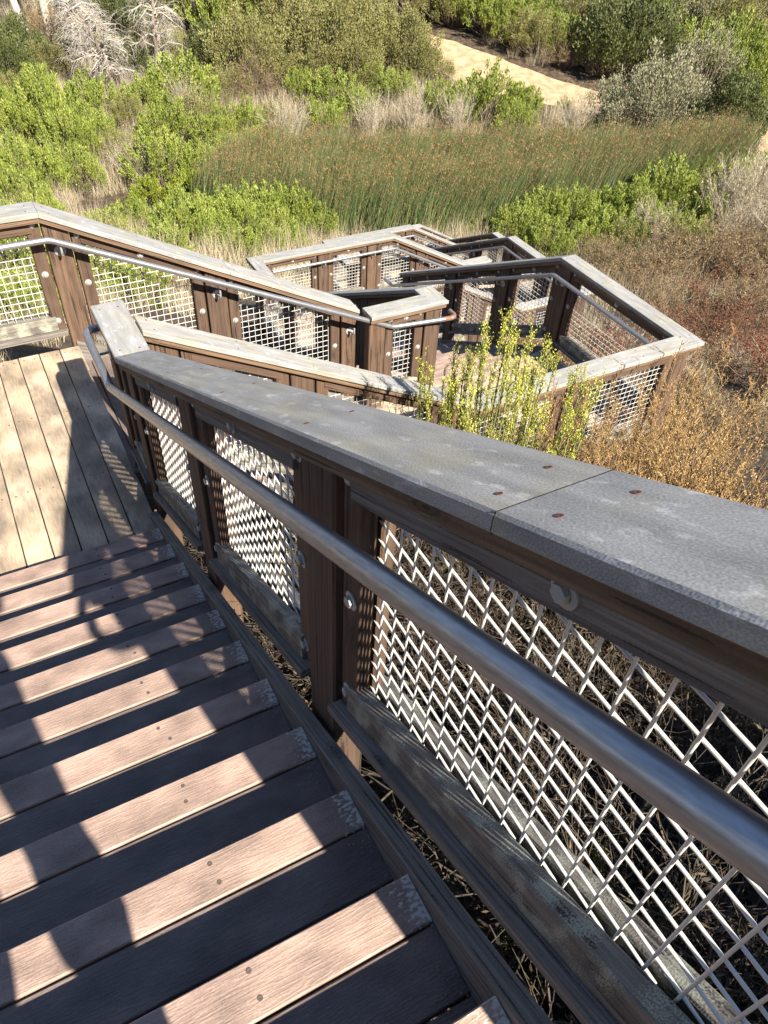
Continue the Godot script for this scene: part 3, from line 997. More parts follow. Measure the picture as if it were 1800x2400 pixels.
const ROAD := [[10.0, -62.0], [17.0, -55.0], [22.0, -49.0], [25.2, -44.5], [27.4, -40.6], [28.6, -37.9], [29.8, -35.6], [31.2, -33.6], [32.8, -31.6], [34.6, -29.2], [35.6, -26.6], [36.6, -23.0], [39.0, -19.0]]
const ORD := ["first", "second", "third", "fourth", "fifth", "sixth", "seventh", "eighth", "ninth", "tenth", "eleventh", "twelfth", "thirteenth", "fourteenth", "fifteenth", "sixteenth", "seventeenth", "eighteenth", "nineteenth", "twentieth", "twenty-first", "twenty-second", "twenty-third", "twenty-fourth", "twenty-fifth", "twenty-sixth", "twenty-seventh", "twenty-eighth", "twenty-ninth", "thirtieth", "thirty-first", "thirty-second", "thirty-third", "thirty-fourth", "thirty-fifth", "thirty-sixth", "thirty-seventh", "thirty-eighth", "thirty-ninth", "fortieth", "forty-first", "forty-second", "forty-third", "forty-fourth", "forty-fifth", "forty-sixth", "forty-seventh", "forty-eighth", "forty-ninth", "fiftieth"]
var leafy: StandardMaterial3D
var woody: StandardMaterial3D


func rdir() -> Vector3:
	var z := rng.randf_range(-1, 1)
	var a := rng.randf() * TAU
	var s := sqrt(1 - z * z)
	return Vector3(s * cos(a), z, s * sin(a))


func jit(c: Color, k: float) -> Color:
	var f := rng.randf_range(1.0 - k, 1.0 + k)
	return Color(c.r * f * rng.randf_range(0.92, 1.08), c.g * f, c.b * f * rng.randf_range(0.85, 1.15))


# a shrub one metre across; returns [foliage, stems]
func shrub_mesh(kind: String, sd: int) -> Array:
	rng.seed = sd
	var fo := MB.new()
	var stm := MB.new()
	var lo := Color(0.125, 0.18, 0.026)
	var hi := Color(0.30, 0.345, 0.065)
	var wood := Color(0.13, 0.10, 0.07)
	var plumes := 80
	var per := 110
	var ll := 0.038
	var lw := 0.0065
	var tall := 0.78
	var spread := 0.078
	match kind:
		"o":
			lo = Color(0.13, 0.14, 0.04); hi = Color(0.28, 0.265, 0.095); ll = 0.021; lw = 0.0052; per = 170; plumes = 75; tall = 0.7; spread = 0.12
		"d":
			lo = Color(0.045, 0.065, 0.018); hi = Color(0.13, 0.15, 0.045); ll = 0.028; lw = 0.008; per = 140; plumes = 75; tall = 0.8; spread = 0.12
		"g":
			lo = Color(0.13, 0.14, 0.065); hi = Color(0.34, 0.33, 0.21); ll = 0.028; lw = 0.0055; plumes = 56; per = 110; tall = 0.8; spread = 0.14
		"y":
			lo = Color(0.12, 0.17, 0.018); hi = Color(0.24, 0.26, 0.03); ll = 0.045; lw = 0.013; tall = 0.65
	# stems
	for i in plumes:
		var a := rng.randf() * TAU
		var rr := sqrt(rng.randf()) * 0.5
		var el := sqrt(maxf(0.02, 1.0 - rr * rr * 3.4))
		var tip := Vector3(cos(a) * rr, tall * el * rng.randf_range(0.72, 1.12), sin(a) * rr)
		var root := Vector3(tip.x * 0.16, -0.02, tip.z * 0.16)
		var mid := root.lerp(tip, 0.55) + Vector3(tip.x * 0.18, 0, tip.z * 0.18)
		stm.tube(PackedVector3Array([root, mid, tip]), PackedFloat32Array([0.010, 0.006, 0.002]), 3, 0.0, false, jit(wood, 0.3))
		var tone := rng.randf()
		var ax := (tip - mid).normalized()
		var out := Vector3(tip.x, 0.12, tip.z).normalized()
		for k in per:
			var f := pow(rng.randf(), 0.55)
			var p := mid.lerp(tip, f * 1.05) + rdir() * spread * (1.15 - 0.75 * f) * sqrt(rng.randf())
			var d := (ax * 0.9 + Vector3.UP * 0.7 + out * 0.3 + rdir() * 0.65).normalized()
			var sd2 := d.cross(rdir()).normalized()
			var col := lo.lerp(hi, clampf(tone * 0.5 + rng.randf() * 0.6, 0, 1))
			fo.leaf(p, d * ll * rng.randf_range(0.6, 1.3), sd2 * lw * rng.randf_range(0.7, 1.2), jit(col, 0.15))
	return [fo.commit(), stm.commit()]


func twig(mb: MB, p: Vector3, d: Vector3, l: float, r: float, depth: int, col: Color, bend: float, tips: Array) -> void:
	var q := p + d * l * 0.5 + rdir() * l * 0.07
	var e := p + (d + rdir() * bend * 0.3).normalized() * l
	mb.tube(PackedVector3Array([p, q, e]), PackedFloat32Array([r, r * 0.8, r * 0.55]), 3, 0.0, false, jit(col, 0.22))
	if depth == 0:
		tips.append([e, (e - q).normalized()])
		return
	var k := rng.randi_range(2, 4)
	for i in k:
		var f := rng.randf_range(0.35, 1.0)
		var b := p.lerp(q, f * 2.0) if f < 0.5 else q.lerp(e, f * 2.0 - 1.0)
		twig(mb, b, (d + rdir() * bend + Vector3.UP * 0.1).normalized(), l * rng.randf_range(0.5, 0.8), r * 0.55, depth - 1, col, bend, tips)


# twiggy shrubs one metre across: b dry brown, r with rust-red seed heads, w pale bare stems
func twig_mesh(kind: String, sd: int) -> Array:
	rng.seed = sd
	var stm := MB.new()
	var fo := MB.new()
	var tips := []
	var col := Color(0.17, 0.125, 0.08)
	var bend := 0.75
	var n := 20
	if kind == "k":
		col = Color(0.075, 0.058, 0.042)
		n = 26
	if kind == "r": col = Color(0.13, 0.085, 0.05)
	if kind == "w":
		col = Color(0.42, 0.37, 0.28)
		bend = 0.42
		n = 26
	for i in n:
		var a := rng.randf() * TAU
		var o := rng.randf_range(0.1, 1.0)
		var d := Vector3(cos(a) * o * (0.5 if kind == "w" else 0.95), 1.0, sin(a) * o * (0.5 if kind == "w" else 0.95)).normalized()
		twig(stm, Vector3(cos(a) * 0.12 * o, -0.02, sin(a) * 0.12 * o), d, rng.randf_range(0.26, 0.46), 0.008 if kind != "w" else 0.007, 3, col, bend, tips)
	for t in tips:
		if kind == "r" and rng.randf() < 0.6:
			for k in 7: fo.leaf(t[0] + rdir() * 0.018, rdir() * 0.024, rdir() * 0.011, jit(Color(0.16, 0.06, 0.03), 0.35))
		elif kind == "b":
			for k in 5: fo.leaf(t[0] - t[1] * rng.randf() * 0.1 + rdir() * 0.012, (t[1] + rdir() * 0.7) * 0.022, rdir() * 0.005, jit(Color(0.23, 0.165, 0.075), 0.35))
		elif kind == "k":
			for k in 2: fo.leaf(t[0] - t[1] * rng.randf() * 0.1 + rdir() * 0.012, (t[1] + rdir() * 0.7) * 0.02, rdir() * 0.004, jit(Color(0.09, 0.065, 0.04), 0.4))
		elif kind == "w" and rng.randf() < 0.4:
			for k in 2: fo.leaf(t[0] + rdir() * 0.01, (t[1] + rdir()) * 0.02, rdir() * 0.005, jit(Color(0.4, 0.33, 0.2), 0.3))
	if fo.v.size() == 0: fo.leaf(Vector3.ZERO, Vector3(0, 0.01, 0), Vector3(0.004, 0, 0), col)
	return [fo.commit(), stm.commit()]


# upright flowering stalks, heights in metres
func gold_mesh(sd: int) -> Array:
	rng.seed = sd
	var stm := MB.new()
	var fo := MB.new()
	var fl := MB.new()
	for s in rng.randi_range(5, 7):
		var a := rng.randf() * TAU
		var o := rng.randf() * 0.11
		var p := Vector3(cos(a) * o * 0.5, -0.05, sin(a) * o * 0.5)
		var h := rng.randf_range(0.68, 1.0) if s > 0 else 1.0
		var top := Vector3(cos(a) * o * 1.3, h, sin(a) * o * 1.3)
		var q := p.lerp(top, 0.5) + rdir() * 0.02
		stm.tube(PackedVector3Array([p, q, top]), PackedFloat32Array([0.0042, 0.0034, 0.0018]), 4, 0.0, false, Color(0.20, 0.19, 0.07))
		for k in 190:
			var f := rng.randf_range(0.25, 0.98)
			var b := p.lerp(q, f * 2.0) if f < 0.5 else q.lerp(top, f * 2.0 - 1.0)
			var an := k * 2.4
			var d := Vector3(cos(an) * 0.55, 0.9, sin(an) * 0.55).normalized()
			var le := lerpf(0.030, 0.016, f) * rng.randf_range(0.7, 1.2)
			fo.leaf(b, d * le, d.cross(Vector3.UP).normalized() * 0.0034, jit(Color(0.22, 0.28, 0.06).lerp(Color(0.40, 0.44, 0.09), f), 0.22))
		# flower head: short branches with many small buds
		for br in rng.randi_range(5, 8):
			var an := rng.randf() * TAU
			var b := q.lerp(top, rng.randf_range(0.72, 1.0))
			var e := b + Vector3(cos(an) * 0.022, rng.randf_range(0.03, 0.07), sin(an) * 0.022)
			stm.tube(PackedVector3Array([b, e]), PackedFloat32Array([0.0016, 0.001]), 3, 0.0, false, Color(0.22, 0.22, 0.07))
			for k in 30:
				var c := b.lerp(e, rng.randf_range(0.3, 1.1)) + rdir() * 0.010
				fl.leaf(c, (Vector3.UP + rdir() * 0.8).normalized() * 0.0068, rdir() * 0.0026, jit(Color(0.46, 0.46, 0.07), 0.22))
	return [fo.commit(), stm.commit(), fl.commit()]


# dry tan plant: upright stems closely set with tiny seed nodules
func dry_mesh(sd: int) -> Array:
	rng.seed = sd
	var stm := MB.new()
	var fo := MB.new()
	for s in rng.randi_range(6, 8):
		var a := rng.randf() * TAU
		var o := rng.randf_range(0.05, 0.30)
		var p := Vector3(cos(a) * o * 0.2, -0.05, sin(a) * o * 0.2)
		var h := rng.randf_range(0.6, 1.0)
		var top := Vector3(cos(a) * o, h, sin(a) * o)
		var q := p.lerp(top, 0.5) + rdir() * 0.03
		stm.tube(PackedVector3Array([p, q, top]), PackedFloat32Array([0.0045, 0.003, 0.0012]), 4, 0.0, false, jit(Color(0.20, 0.13, 0.065), 0.3))
		var tone := rng.randf_range(0.75, 1.2)
		for br in rng.randi_range(24, 32):
			var f := rng.randf_range(0.30, 1.0)
			var b := p.lerp(q, f * 2.0) if f < 0.5 else q.lerp(top, f * 2.0 - 1.0)
			var an := rng.randf() * TAU
			var l := lerpf(0.17, 0.04, f) * rng.randf_range(0.6, 1.2)
			var e := b + Vector3(cos(an) * 0.5, 0.85, sin(an) * 0.5).normalized() * l
			stm.tube(PackedVector3Array([b, e]), PackedFloat32Array([0.0014, 0.0008]), 3, 0.0, false, jit(Color(0.30, 0.20, 0.095), 0.25))
			for i in int(l * 260):
				var c := b.lerp(e, rng.randf_range(0.1, 1.05)) + rdir() * 0.0045
				fo.leaf(c, (Vector3.UP * 0.7 + rdir()).normalized() * rng.randf_range(0.0045, 0.0085), rdir() * 0.0022, jit(Color(0.46 * tone, 0.295 * tone, 0.105 * tone), 0.3))
	return [fo.commit(), stm.commit()]


func plant(called: String, label: String, category: String, at: Vector3, sc: Vector3, turn: float, ms: Array, group: String, names := ["foliage", "stems", "flowers"]) -> Node3D:
	var t := thing(called, label, category, at, group)
	t.basis = Basis(Vector3.UP, turn).scaled(sc)
	for i in ms.size():
		var p := part(names[i], ms[i], woody if i == 1 else leafy, t)
		p.set_meta("kind", "stuff")
	return t


func road_gap(x: float, z: float) -> float:
	var best := 1e9
	var p := Vector2(x, z)
	for i in ROAD.size() - 1:
		var q := Geometry2D.get_closest_point_to_segment(p, Vector2(ROAD[i][0], ROAD[i][1]), Vector2(ROAD[i + 1][0], ROAD[i + 1][1]))
		best = minf(best, p.distance_to(q))
	return best


func reed_mesh(sd: int, dry: bool) -> ArrayMesh:
	rng.seed = sd
	var mb := MB.new()
	for i in 120:
		var a := rng.randf() * TAU
		var o := sqrt(rng.randf()) * 0.6
		var p := Vector3(cos(a) * o, -0.05, sin(a) * o)
		var h := rng.randf_range(1.5, 2.3) if not dry else rng.randf_range(0.5, 1.15)
		var lean := Vector3(0.28, 0, 0.10) * h * rng.randf_range(0.3, 1.4) if not dry else rdir() * 0.35
		var e := p + Vector3(0, h, 0) + lean + rdir() * 0.12
		var q := p.lerp(e, 0.55) - lean * 0.13
		var sd2 := Vector3(cos(a * 3.7), 0, sin(a * 3.7)) * (0.008 if not dry else 0.006)
		var c := Color(0.045, 0.10, 0.028).lerp(Color(0.15, 0.20, 0.065), pow(rng.randf(), 1.4))
		if rng.randf() < 0.25: c = Color(0.26, 0.22, 0.11)
		if dry: c = Color(0.34, 0.28, 0.175).lerp(Color(0.5, 0.44, 0.32), rng.randf())
		c = jit(c, 0.2)
		mb.v.append(p - sd2); mb.v.append(q - sd2 * 0.8); mb.v.append(q + sd2 * 0.8)
		mb.v.append(p - sd2); mb.v.append(q + sd2 * 0.8); mb.v.append(p + sd2)
		var nn := sd2.cross(q - p).normalized()
		for k in 6:
			mb.n.append(nn)
			mb.c.append(c)
		mb.blade(q, e, sd2 * 0.8, c)
		if not dry and rng.randf() < 0.24:
			for k in 4: mb.leaf(q.lerp(e, 0.93) + rdir() * 0.035, (Vector3(0.3, -0.3, 0.1) + rdir() * 0.7) * 0.06, rdir() * 0.014, jit(Color(0.24, 0.135, 0.055), 0.3))
	mb.colored = true
	return mb.commit()


func scatter(called: String, label: String, category: String, mesh: Mesh, mat: Material, xf: Array) -> void:
	var mm := MultiMesh.new()
	mm.transform_format = MultiMesh.TRANSFORM_3D
	mm.mesh = mesh
	mm.instance_count = xf.size()
	for i in xf.size(): mm.set_instance_transform(i, xf[i])
	var o := MultiMeshInstance3D.new()
	o.name = numbered(called)
	o.multimesh = mm
	o.material_override = mat
	add_child(o)
	o.set_meta("kind", "stuff")
	o.set_meta("label", label)
	o.set_meta("category", category)


func dead_tree(label: String, at: Vector3, lean: Vector3, hgt: float, sd: int) -> void:
	rng.seed = sd
	var t := thing("dead_tree", label, "tree", at, "dead grey trees at the edge of the valley")
	var mb := MB.new()
	var tw := MB.new()
	var pts := PackedVector3Array()
	var rad := PackedFloat32Array()
	for i in 7:
		var f := i / 6.0
		pts.append(Vector3(0, -0.2, 0) + Vector3(0, hgt * f, 0) + lean * f * f * hgt + rdir() * 0.12 * f)
		rad.append(lerpf(0.17, 0.035, f))
	mb.tube(pts, rad, 7, 0.0, false, Color(0.20, 0.17, 0.14))
	var tips := []
	for i in 46:
		var f := rng.randf_range(0.16, 1.0)
		var k := mini(5, int(f * 6))
		var b := pts[k].lerp(pts[k + 1], f * 6 - k)
		var a := rng.randf() * TAU
		var d := Vector3(cos(a), rng.randf_range(-0.25, 0.7), sin(a)).normalized()
		var l := rng.randf_range(0.6, 1.5) * (1.25 - f * 0.6)
		var e := b + d * l
		var q := b.lerp(e, 0.5) + Vector3(0, 0.18, 0) * l
		var col := jit(Color(0.36, 0.33, 0.28), 0.25)
		mb.tube(PackedVector3Array([b, q, e]), PackedFloat32Array([0.05, 0.035, 0.02]), 5, 0.0, false, col)
		for j in 9:
			var bb := q.lerp(e, rng.randf_range(-0.4, 1.0))
			var d2 := (d * 0.7 + rdir() * 0.9 + Vector3(0, -0.25, 0)).normalized()
			var l2 := rng.randf_range(0.35, 0.9)
			var e2 := bb + d2 * l2 + Vector3(0, -0.25 * l2, 0)
			var q2 := bb + d2 * l2 * 0.55
			tw.tube(PackedVector3Array([bb, q2, e2]), PackedFloat32Array([0.013, 0.008, 0.004]), 3, 0.0, false, jit(Color(0.38, 0.35, 0.30), 0.25))
			for m in 9:
				var b3 := bb.lerp(q2, rng.randf()) if m < 2 else q2.lerp(e2, rng.randf())
				tw.blade(b3, b3 + (d2 * 0.5 + rdir() + Vector3(0, -0.35, 0)).normalized() * rng.randf_range(0.2, 0.5), rdir() * 0.006, jit(Color(0.40, 0.37, 0.32), 0.25))
	part("trunk", mb.commit(), woody, t)
	part("crown", tw.commit(), woody, t)


func pale_tree(label: String, at: Vector3, lean: Vector3, sd: int) -> void:
	rng.seed = sd
	var t := thing("pale_trunk_tree", label, "tree", at, "pale-trunked trees at the far left")
	var mb := MB.new()
	var pts := PackedVector3Array()
	var rad := PackedFloat32Array()
	for i in 9:
		var f := i / 8.0
		pts.append(Vector3(0, -0.3 + 9.0 * f, 0) + lean * f * 9.0 + rdir() * 0.12 * f)
		rad.append(lerpf(0.24, 0.06, f))
	mb.tube(pts, rad, 9, 0.0, false, Color(0.50, 0.45, 0.38))
	var fo := MB.new()
	for i in 16:
		var k := rng.randi_range(4, 8)
		var a := rng.randf() * TAU
		var e := pts[k] + Vector3(cos(a) * 1.6, rng.randf_range(0.2, 1.3), sin(a) * 1.6)
		mb.tube(PackedVector3Array([pts[k], pts[k].lerp(e, 0.5) + Vector3(0, 0.2, 0), e]), PackedFloat32Array([0.07, 0.045, 0.02]), 5, 0.0, false, Color(0.42, 0.38, 0.31))
		for j in 240:
			var p := pts[k].lerp(e, rng.randf_range(0.4, 1.1)) + rdir() * 0.65 * pow(rng.randf(), 0.4)
			fo.leaf(p, (Vector3(0, -0.6, 0) + rdir()).normalized() * 0.15, rdir() * 0.022, jit(Color(0.06, 0.085, 0.03), 0.35))
	part("trunk", mb.commit(), woody, t)
	part("crown", fo.commit(), leafy, t)


func build_plants() -> void:
	leafy = StandardMaterial3D.new()
	leafy.vertex_color_use_as_albedo = true
	leafy.roughness = 0.6
	leafy.backlight_enabled = true
	leafy.backlight = Color(0.5, 0.5, 0.5)
	woody = StandardMaterial3D.new()
	woody.vertex_color_use_as_albedo = true
	woody.roughness = 0.85
	var lib := {}
	for k in ["c", "o", "d", "g", "y"]:
		lib[k] = []
		for i in (5 if k == "c" else 3): lib[k].append(shrub_mesh(k, 900 + i * 17 + k.unicode_at(0)))
	lib["k"] = []
	for i in 3: lib["k"].append(twig_mesh("k", 810 + i))
	for k in ["b", "r", "w"]:
		lib[k] = []
		for i in (4 if k == "b" else 2): lib[k].append(twig_mesh(k, 700 + i * 13 + k.unicode_at(0)))
	var called := {"c": "feathery_shrub", "o": "olive_shrub", "d": "dark_shrub", "g": "grey_leaved_shrub", "y": "yellow_green_shrub", "b": "dry_twiggy_shrub", "r": "rust_seeded_shrub", "w": "pale_stemmed_shrub"}
	var look := {"c": "bright green feathery shrub", "o": "olive-brown scrub bush", "d": "dense dark green bush", "g": "pale grey-green leafy bush", "y": "yellow-green broad-leaved bush", "b": "dry brown twiggy shrub", "r": "dry shrub with rust-red seed heads", "w": "tangle of bleached bare stems"}
	var places := {"behind_pond": "around the small pond", "below_dead_trees": "below the dead grey trees", "behind_reeds": "between reeds and sandy road", "left_hillside": "left of the sandy road",
		"trees_left": "in the upper left corner", "right_of_road": "beyond the sandy road", "at_road_bend": "at the road bend", "front_of_reeds": "in front of the reed bed", "beside_far_guard": "just above the sloping pale cap",
		"right_slope": "at the far right edge", "left_slope": "below the far guard rail"}
	for row in ROWS:
		var count := {}
		var total := {}
		for e in ROWS[row]: total[e[0]] = total.get(e[0], 0) + 1
		for e in ROWS[row]:
			var k: String = e[0]
			count[k] = count.get(k, 0) + 1
			rng.seed = int(e[1] * 131 + e[2] * 977)
			var where: String = places[row]
			var lab: String = "%s %s" % [look[k], where] if total[k] == 1 else "%s from the left %s %s" % [ORD[count[k] - 1], look[k], where]
			if total[k] > 1: lab = "%s %s from the left %s" % [ORD[count[k] - 1], look[k], where]
			var sz: float = e[3] * 1.18
			var sy: float = sz * rng.randf_range(0.8, 1.1) * (1.15 if k == "w" else 1.0)
			var x: float = e[1]
			var z: float = e[2]
			for push in 12:
				if road_gap(x, z) > 2.3 + sz * 0.36: break
				var gx := road_gap(x + 0.1, z) - road_gap(x - 0.1, z)
				var gz := road_gap(x, z + 0.1) - road_gap(x, z - 0.1)
				var gl := maxf(0.01, sqrt(gx * gx + gz * gz))
				x += gx / gl * 0.25
				z += gz / gl * 0.25
			plant(called[k], lab, "shrub", Vector3(x, height(x, z) - 0.05, z), Vector3(sz, sy, sz), rng.randf() * TAU, lib[k][rng.randi() % lib[k].size()], "%s %s" % [look[k], where])
	# trees
	dead_tree("dead grey tree leaning left with drooping bleached twigs", Vector3(8.1, height(8.1, -42.9), -42.9), Vector3(-0.36, 0, 0.1), 4.6, 21)
	dead_tree("taller dead grey tree, right of the leaning one", Vector3(10.8, height(10.8, -44.4), -44.4), Vector3(0.08, 0, 0.0), 5.6, 22)
	dead_tree("small dead tree at the upper left beside the pale trunks", Vector3(8.0, height(8.0, -47.5), -47.5), Vector3(-0.1, 0, 0.0), 4.0, 23)
	pale_tree("pale bare trunk at the upper left corner, left of two", Vector3(5.8, height(5.8, -52.4), -52.4), Vector3(-0.14, 0, 0.0), 31)
	pale_tree("pale bare trunk at the upper left, right of two", Vector3(6.9, height(6.9, -52.0), -52.0), Vector3(0.01, 0, 0.0), 32)
	pale_tree("forked pale trunk behind the dead trees", Vector3(12.2, height(12.2, -52.0), -52.0), Vector3(0.03, 0, 0.0), 33)
	# near plants
	var gm := []
	for i in 4: gm.append(gold_mesh(400 + i * 7))
	for i in GOLD.size():
		var e: Array = GOLD[i]
		rng.seed = 60 + i
		plant("flowering_stalks", "%s tallest clump of yellow-green flowering stalks behind the nearest cap" % ORD[i] if i > 0 else "tallest clump of yellow-green flowering stalks behind the nearest cap", "plant", Vector3(e[0], height(e[0], e[1]) - 0.02, e[1]), Vector3(0.85 * e[2], e[2], 0.85 * e[2]), rng.randf() * TAU, gm[i % 4], "yellow-green flowering stalks")
	var dm := []
	for i in 5: dm.append(dry_mesh(500 + i * 7))
	var drys := DRY.duplicate()
	drys.sort_custom(func(a, b): return a[0] / -a[1] < b[0] / -b[1])
	for i in drys.size():
		var e: Array = drys[i]
		rng.seed = 90 + i
		plant("dry_tan_plant", "%s dry tan seeding plant from the left behind the nearest grey cap" % ORD[i], "plant", Vector3(e[0], height(e[0], e[1]) - 0.02, e[1]), Vector3(e[2], e[2], e[2]), rng.randf() * TAU, dm[i % 5], "dry tan plants beside the nearest flight", ["seeds", "stems"])
	for i in 3:
		var e: Array = [[1.12, -2.62, 1.0], [1.32, -2.75, 1.05], [1.5, -2.85, 0.85]][i]
		plant("bare_twig_plant", ["leftmost", "middle", "rightmost"][i] + " of three bleached bare twig plants before the pale cap", "plant", Vector3(e[0], height(e[0], e[1]) - 0.02, e[1]), Vector3(0.5, e[2], 0.5), i * 2.0, lib["w"][i % 2], "bleached bare twig plants", ["seeds", "stems"])
	# bushes uphill of the frame, which keep the soil behind the nearest mesh in shade
	var up := [[1.35, 0.75, 1.5], [2.0, 1.25, 1.9], [2.9, 0.9, 1.8], [3.7, 1.5, 2.0], [1.4, 1.9, 1.9], [2.6, 2.3, 2.2], [3.4, 0.1, 1.5], [0.98, 0.55, 0.85], [0.95, 1.35, 1.1], [1.0, -0.35, 0.6]]
	for i in up.size():
		rng.seed = 640 + i
		var e: Array = up[i]
		plant("olive_shrub", "%s olive bush uphill of the frame, right of the nearest flight" % ORD[i], "shrub", Vector3(e[0], height(e[0], e[1]) - 0.05, e[1]), Vector3(e[2], e[2] * 0.95, e[2]), rng.randf() * TAU, lib["o"][i % 3], "olive bushes uphill beside the nearest flight")
	for i in 30:
		rng.seed = 440 + i
		var x := rng.randf_range(1.9, 5.0)
		var z := rng.randf_range(-3.2, -0.4)
		var s := rng.randf_range(0.8, 1.2)
		plant("dark_twig_tangle", "%s dark twig tangle low among the dry tan plants" % ORD[i], "shrub", Vector3(x, height(x, z) - 0.03, z), Vector3(s, s * 0.7, s), rng.randf() * TAU, lib["k"][i % 3], "dark twig tangles among the dry tan plants")
	var lows := []
	for i in 31:
		rng.seed = 140 + i
		lows.append([rng.randf_range(0.9, 2.9), rng.randf_range(-2.9, 0.3)])
	lows.sort_custom(func(a, b): return a[0] / (2.0 - a[1]) < b[0] / (2.0 - b[1]))
	for i in lows.size():
		rng.seed = 170 + i
		var x: float = lows[i][0]
		var z: float = lows[i][1]
		var s := rng.randf_range(0.9, 1.4)
		plant("dry_twiggy_shrub", "%s low twiggy shrub from the left behind the nearest wire mesh" % ORD[i], "shrub", Vector3(x, height(x, z) - 0.03, z), Vector3(s, s * 0.75, s), rng.randf() * TAU, lib["k"][i % 3], "low dry shrubs behind the nearest wire mesh")
	var hills := []
	for i in 40:
		rng.seed = 240 + i
		hills.append([rng.randf_range(5.8, 13.5), rng.randf_range(-8.0, -1.0)])
	hills.sort_custom(func(a, b): return a[0] / -a[1] < b[0] / -b[1])
	var seen := {}
	for i in hills.size():
		rng.seed = 290 + i
		var x: float = hills[i][0]
		var z: float = hills[i][1]
		var s := rng.randf_range(0.8, 1.6)
		var k: String = ["b", "b", "b", "r", "w"][i % 5]
		seen[k] = seen.get(k, -1) + 1
		plant(called[k], "%s %s from the left beside the corner guard rail" % [ORD[seen[k]], look[k]], "shrub", Vector3(x, height(x, z) - 0.03, z), Vector3(s, s * 0.8, s), rng.randf() * TAU, lib[k][i % 2], look[k] + " on the hillside right of the corner guard rail")
	# reeds
	var far := [[9.6, -29.3], [12.1, -29.2], [15.5, -28.2], [18.9, -27.0], [22.4, -25.7], [26.7, -24.3], [30.0, -24.2]]
	var near := [[7.1, -26.3], [9.3, -24.5], [12.6, -22.8], [16.8, -22.2], [20.9, -22.4], [25.8, -22.7], [30.0, -22.8]]
	for v in 3:
		var xf := []
		rng.seed = 300 + v
		for i in 560:
			var t := rng.randf() * 5.999
			var k := int(t)
			var a := Vector2(far[k][0], far[k][1]).lerp(Vector2(far[k + 1][0], far[k + 1][1]), t - k)
			var b := Vector2(near[k][0], near[k][1]).lerp(Vector2(near[k + 1][0], near[k + 1][1]), t - k)
			var p := a.lerp(b, rng.randf())
			var s := rng.randf_range(0.8, 1.15)
			xf.append(Transform3D(Basis(Vector3.UP, rng.randf_range(-0.9, 0.9)).scaled(Vector3(s, s * rng.randf_range(0.8, 1.1), s)), Vector3(p.x, height(p.x, p.y), p.y)))
		scatter("reeds", "dense bed of green reeds with rusty tips, swept by wind", "reeds", reed_mesh(330 + v, false), leafy, xf)
	# dry grass over the valley and the hillside
	for v in 2:
		var xf := []
		rng.seed = 350 + v
		for i in 3600:
			var p := Vector2(rng.randf_range(-3, 52), rng.randf_range(-62, -14)) if i < 2600 else Vector2(rng.randf_range(-6, 22), rng.randf_range(-18, 3))
			var gap := road_gap(p.x, p.y)
			if gap < 2.4 or (gap < 4.6 and rng.randf() < 0.8): continue
			if absf(p.x - 6.4) < 3.2 and absf(p.y + 27.0) < 2.4: continue
			if i >= 2600 and p.x > -1.6 and p.y > -4.4: continue
			if i >= 2600 and p.x > 4.0 and rng.randf() < 0.75: continue
			if i >= 2600 and p.y < -3.6 and p.y > -15.0 and absf((p.x - 0.9) * 0.75 + (p.y + 4.4) * 0.66) < 2.6: continue
			var s := rng.randf_range(0.45, 1.0) * (1.0 if i < 2600 else 0.5)
			xf.append(Transform3D(Basis(Vector3.UP, rng.randf() * TAU).scaled(Vector3(s, s, s)), Vector3(p.x, height(p.x, p.y), p.y)))
		scatter("dry_grass", "straw-coloured dry grass over the hillside and valley floor", "grass", reed_mesh(370 + v, true), leafy, xf)
	# fallen twigs on the soil under the stairs
	var lm := MB.new()
	rng.seed = 77
	for i in 26:
		var p := Vector3(rng.randf_range(-0.5, 0.5), rng.randf_range(0.0, 0.05), rng.randf_range(-0.5, 0.5))
		var d := Vector3(rng.randf_range(-1, 1), rng.randf_range(-0.15, 0.25), rng.randf_range(-1, 1)).normalized()
		var l := rng.randf_range(0.1, 0.4)
		lm.tube(PackedVector3Array([p, p + d * l * 0.5 + rdir() * 0.02, p + d * l]), PackedFloat32Array([0.005, 0.004, 0.002]), 4, 0.0, false, jit(Color(0.04, 0.031, 0.023), 0.5))
	for i in 160:
		lm.leaf(Vector3(rng.randf_range(-0.5, 0.5), rng.randf_range(0.0, 0.03), rng.randf_range(-0.5, 0.5)), rdir() * 0.03, rdir() * 0.007, jit(Color(0.034, 0.026, 0.018), 0.4))
	var lx := []
	for i in 420:
		var p := Vector2(rng.randf_range(-0.2, 4.0), rng.randf_range(-4.2, 1.2))
		lx.append(Transform3D(Basis(Vector3.UP, rng.randf() * TAU), Vector3(p.x, height(p.x, p.y) + 0.03, p.y)))
	scatter("twig_litter", "fallen twigs and dead leaves on the soil beside the stairs", "litter", lm.commit(), woody, lx)
	# gravel caught at the ends of the treads
	var gb := MB.new()
	for i in 6:
		var a := Vector3(cos(i * 1.047), 0, sin(i * 1.047))
		var b := Vector3(cos((i + 1) * 1.047), 0, sin((i + 1) * 1.047))
		gb.tri(Vector3(0, 0.8, 0.1), a, b)
		gb.tri(Vector3(0.1, -0.6, 0), b, a)
	var gx := []
	for i in 420:
		var k := rng.randi_range(1, 12)
		var s := rng.randf_range(0.0012, 0.0038)
		var zz := 0.369 - k * RUN + RUN * rng.randf_range(0.32, 0.95)
		gx.append(Transform3D(Basis(rdir(), rng.randf() * TAU).scaled(Vector3(s, s * 0.8, s)), Vector3(0.39 - absf(rng.randfn(0.0, 0.028)) - 0.002, -1.1786 - k * RISE + s * 0.3, zz)))
	scatter("gravel", "grit caught along the right ends of the brown steps", "gravel", gb.commit(), plain(Color8(128, 118, 106), 0.9), gx)


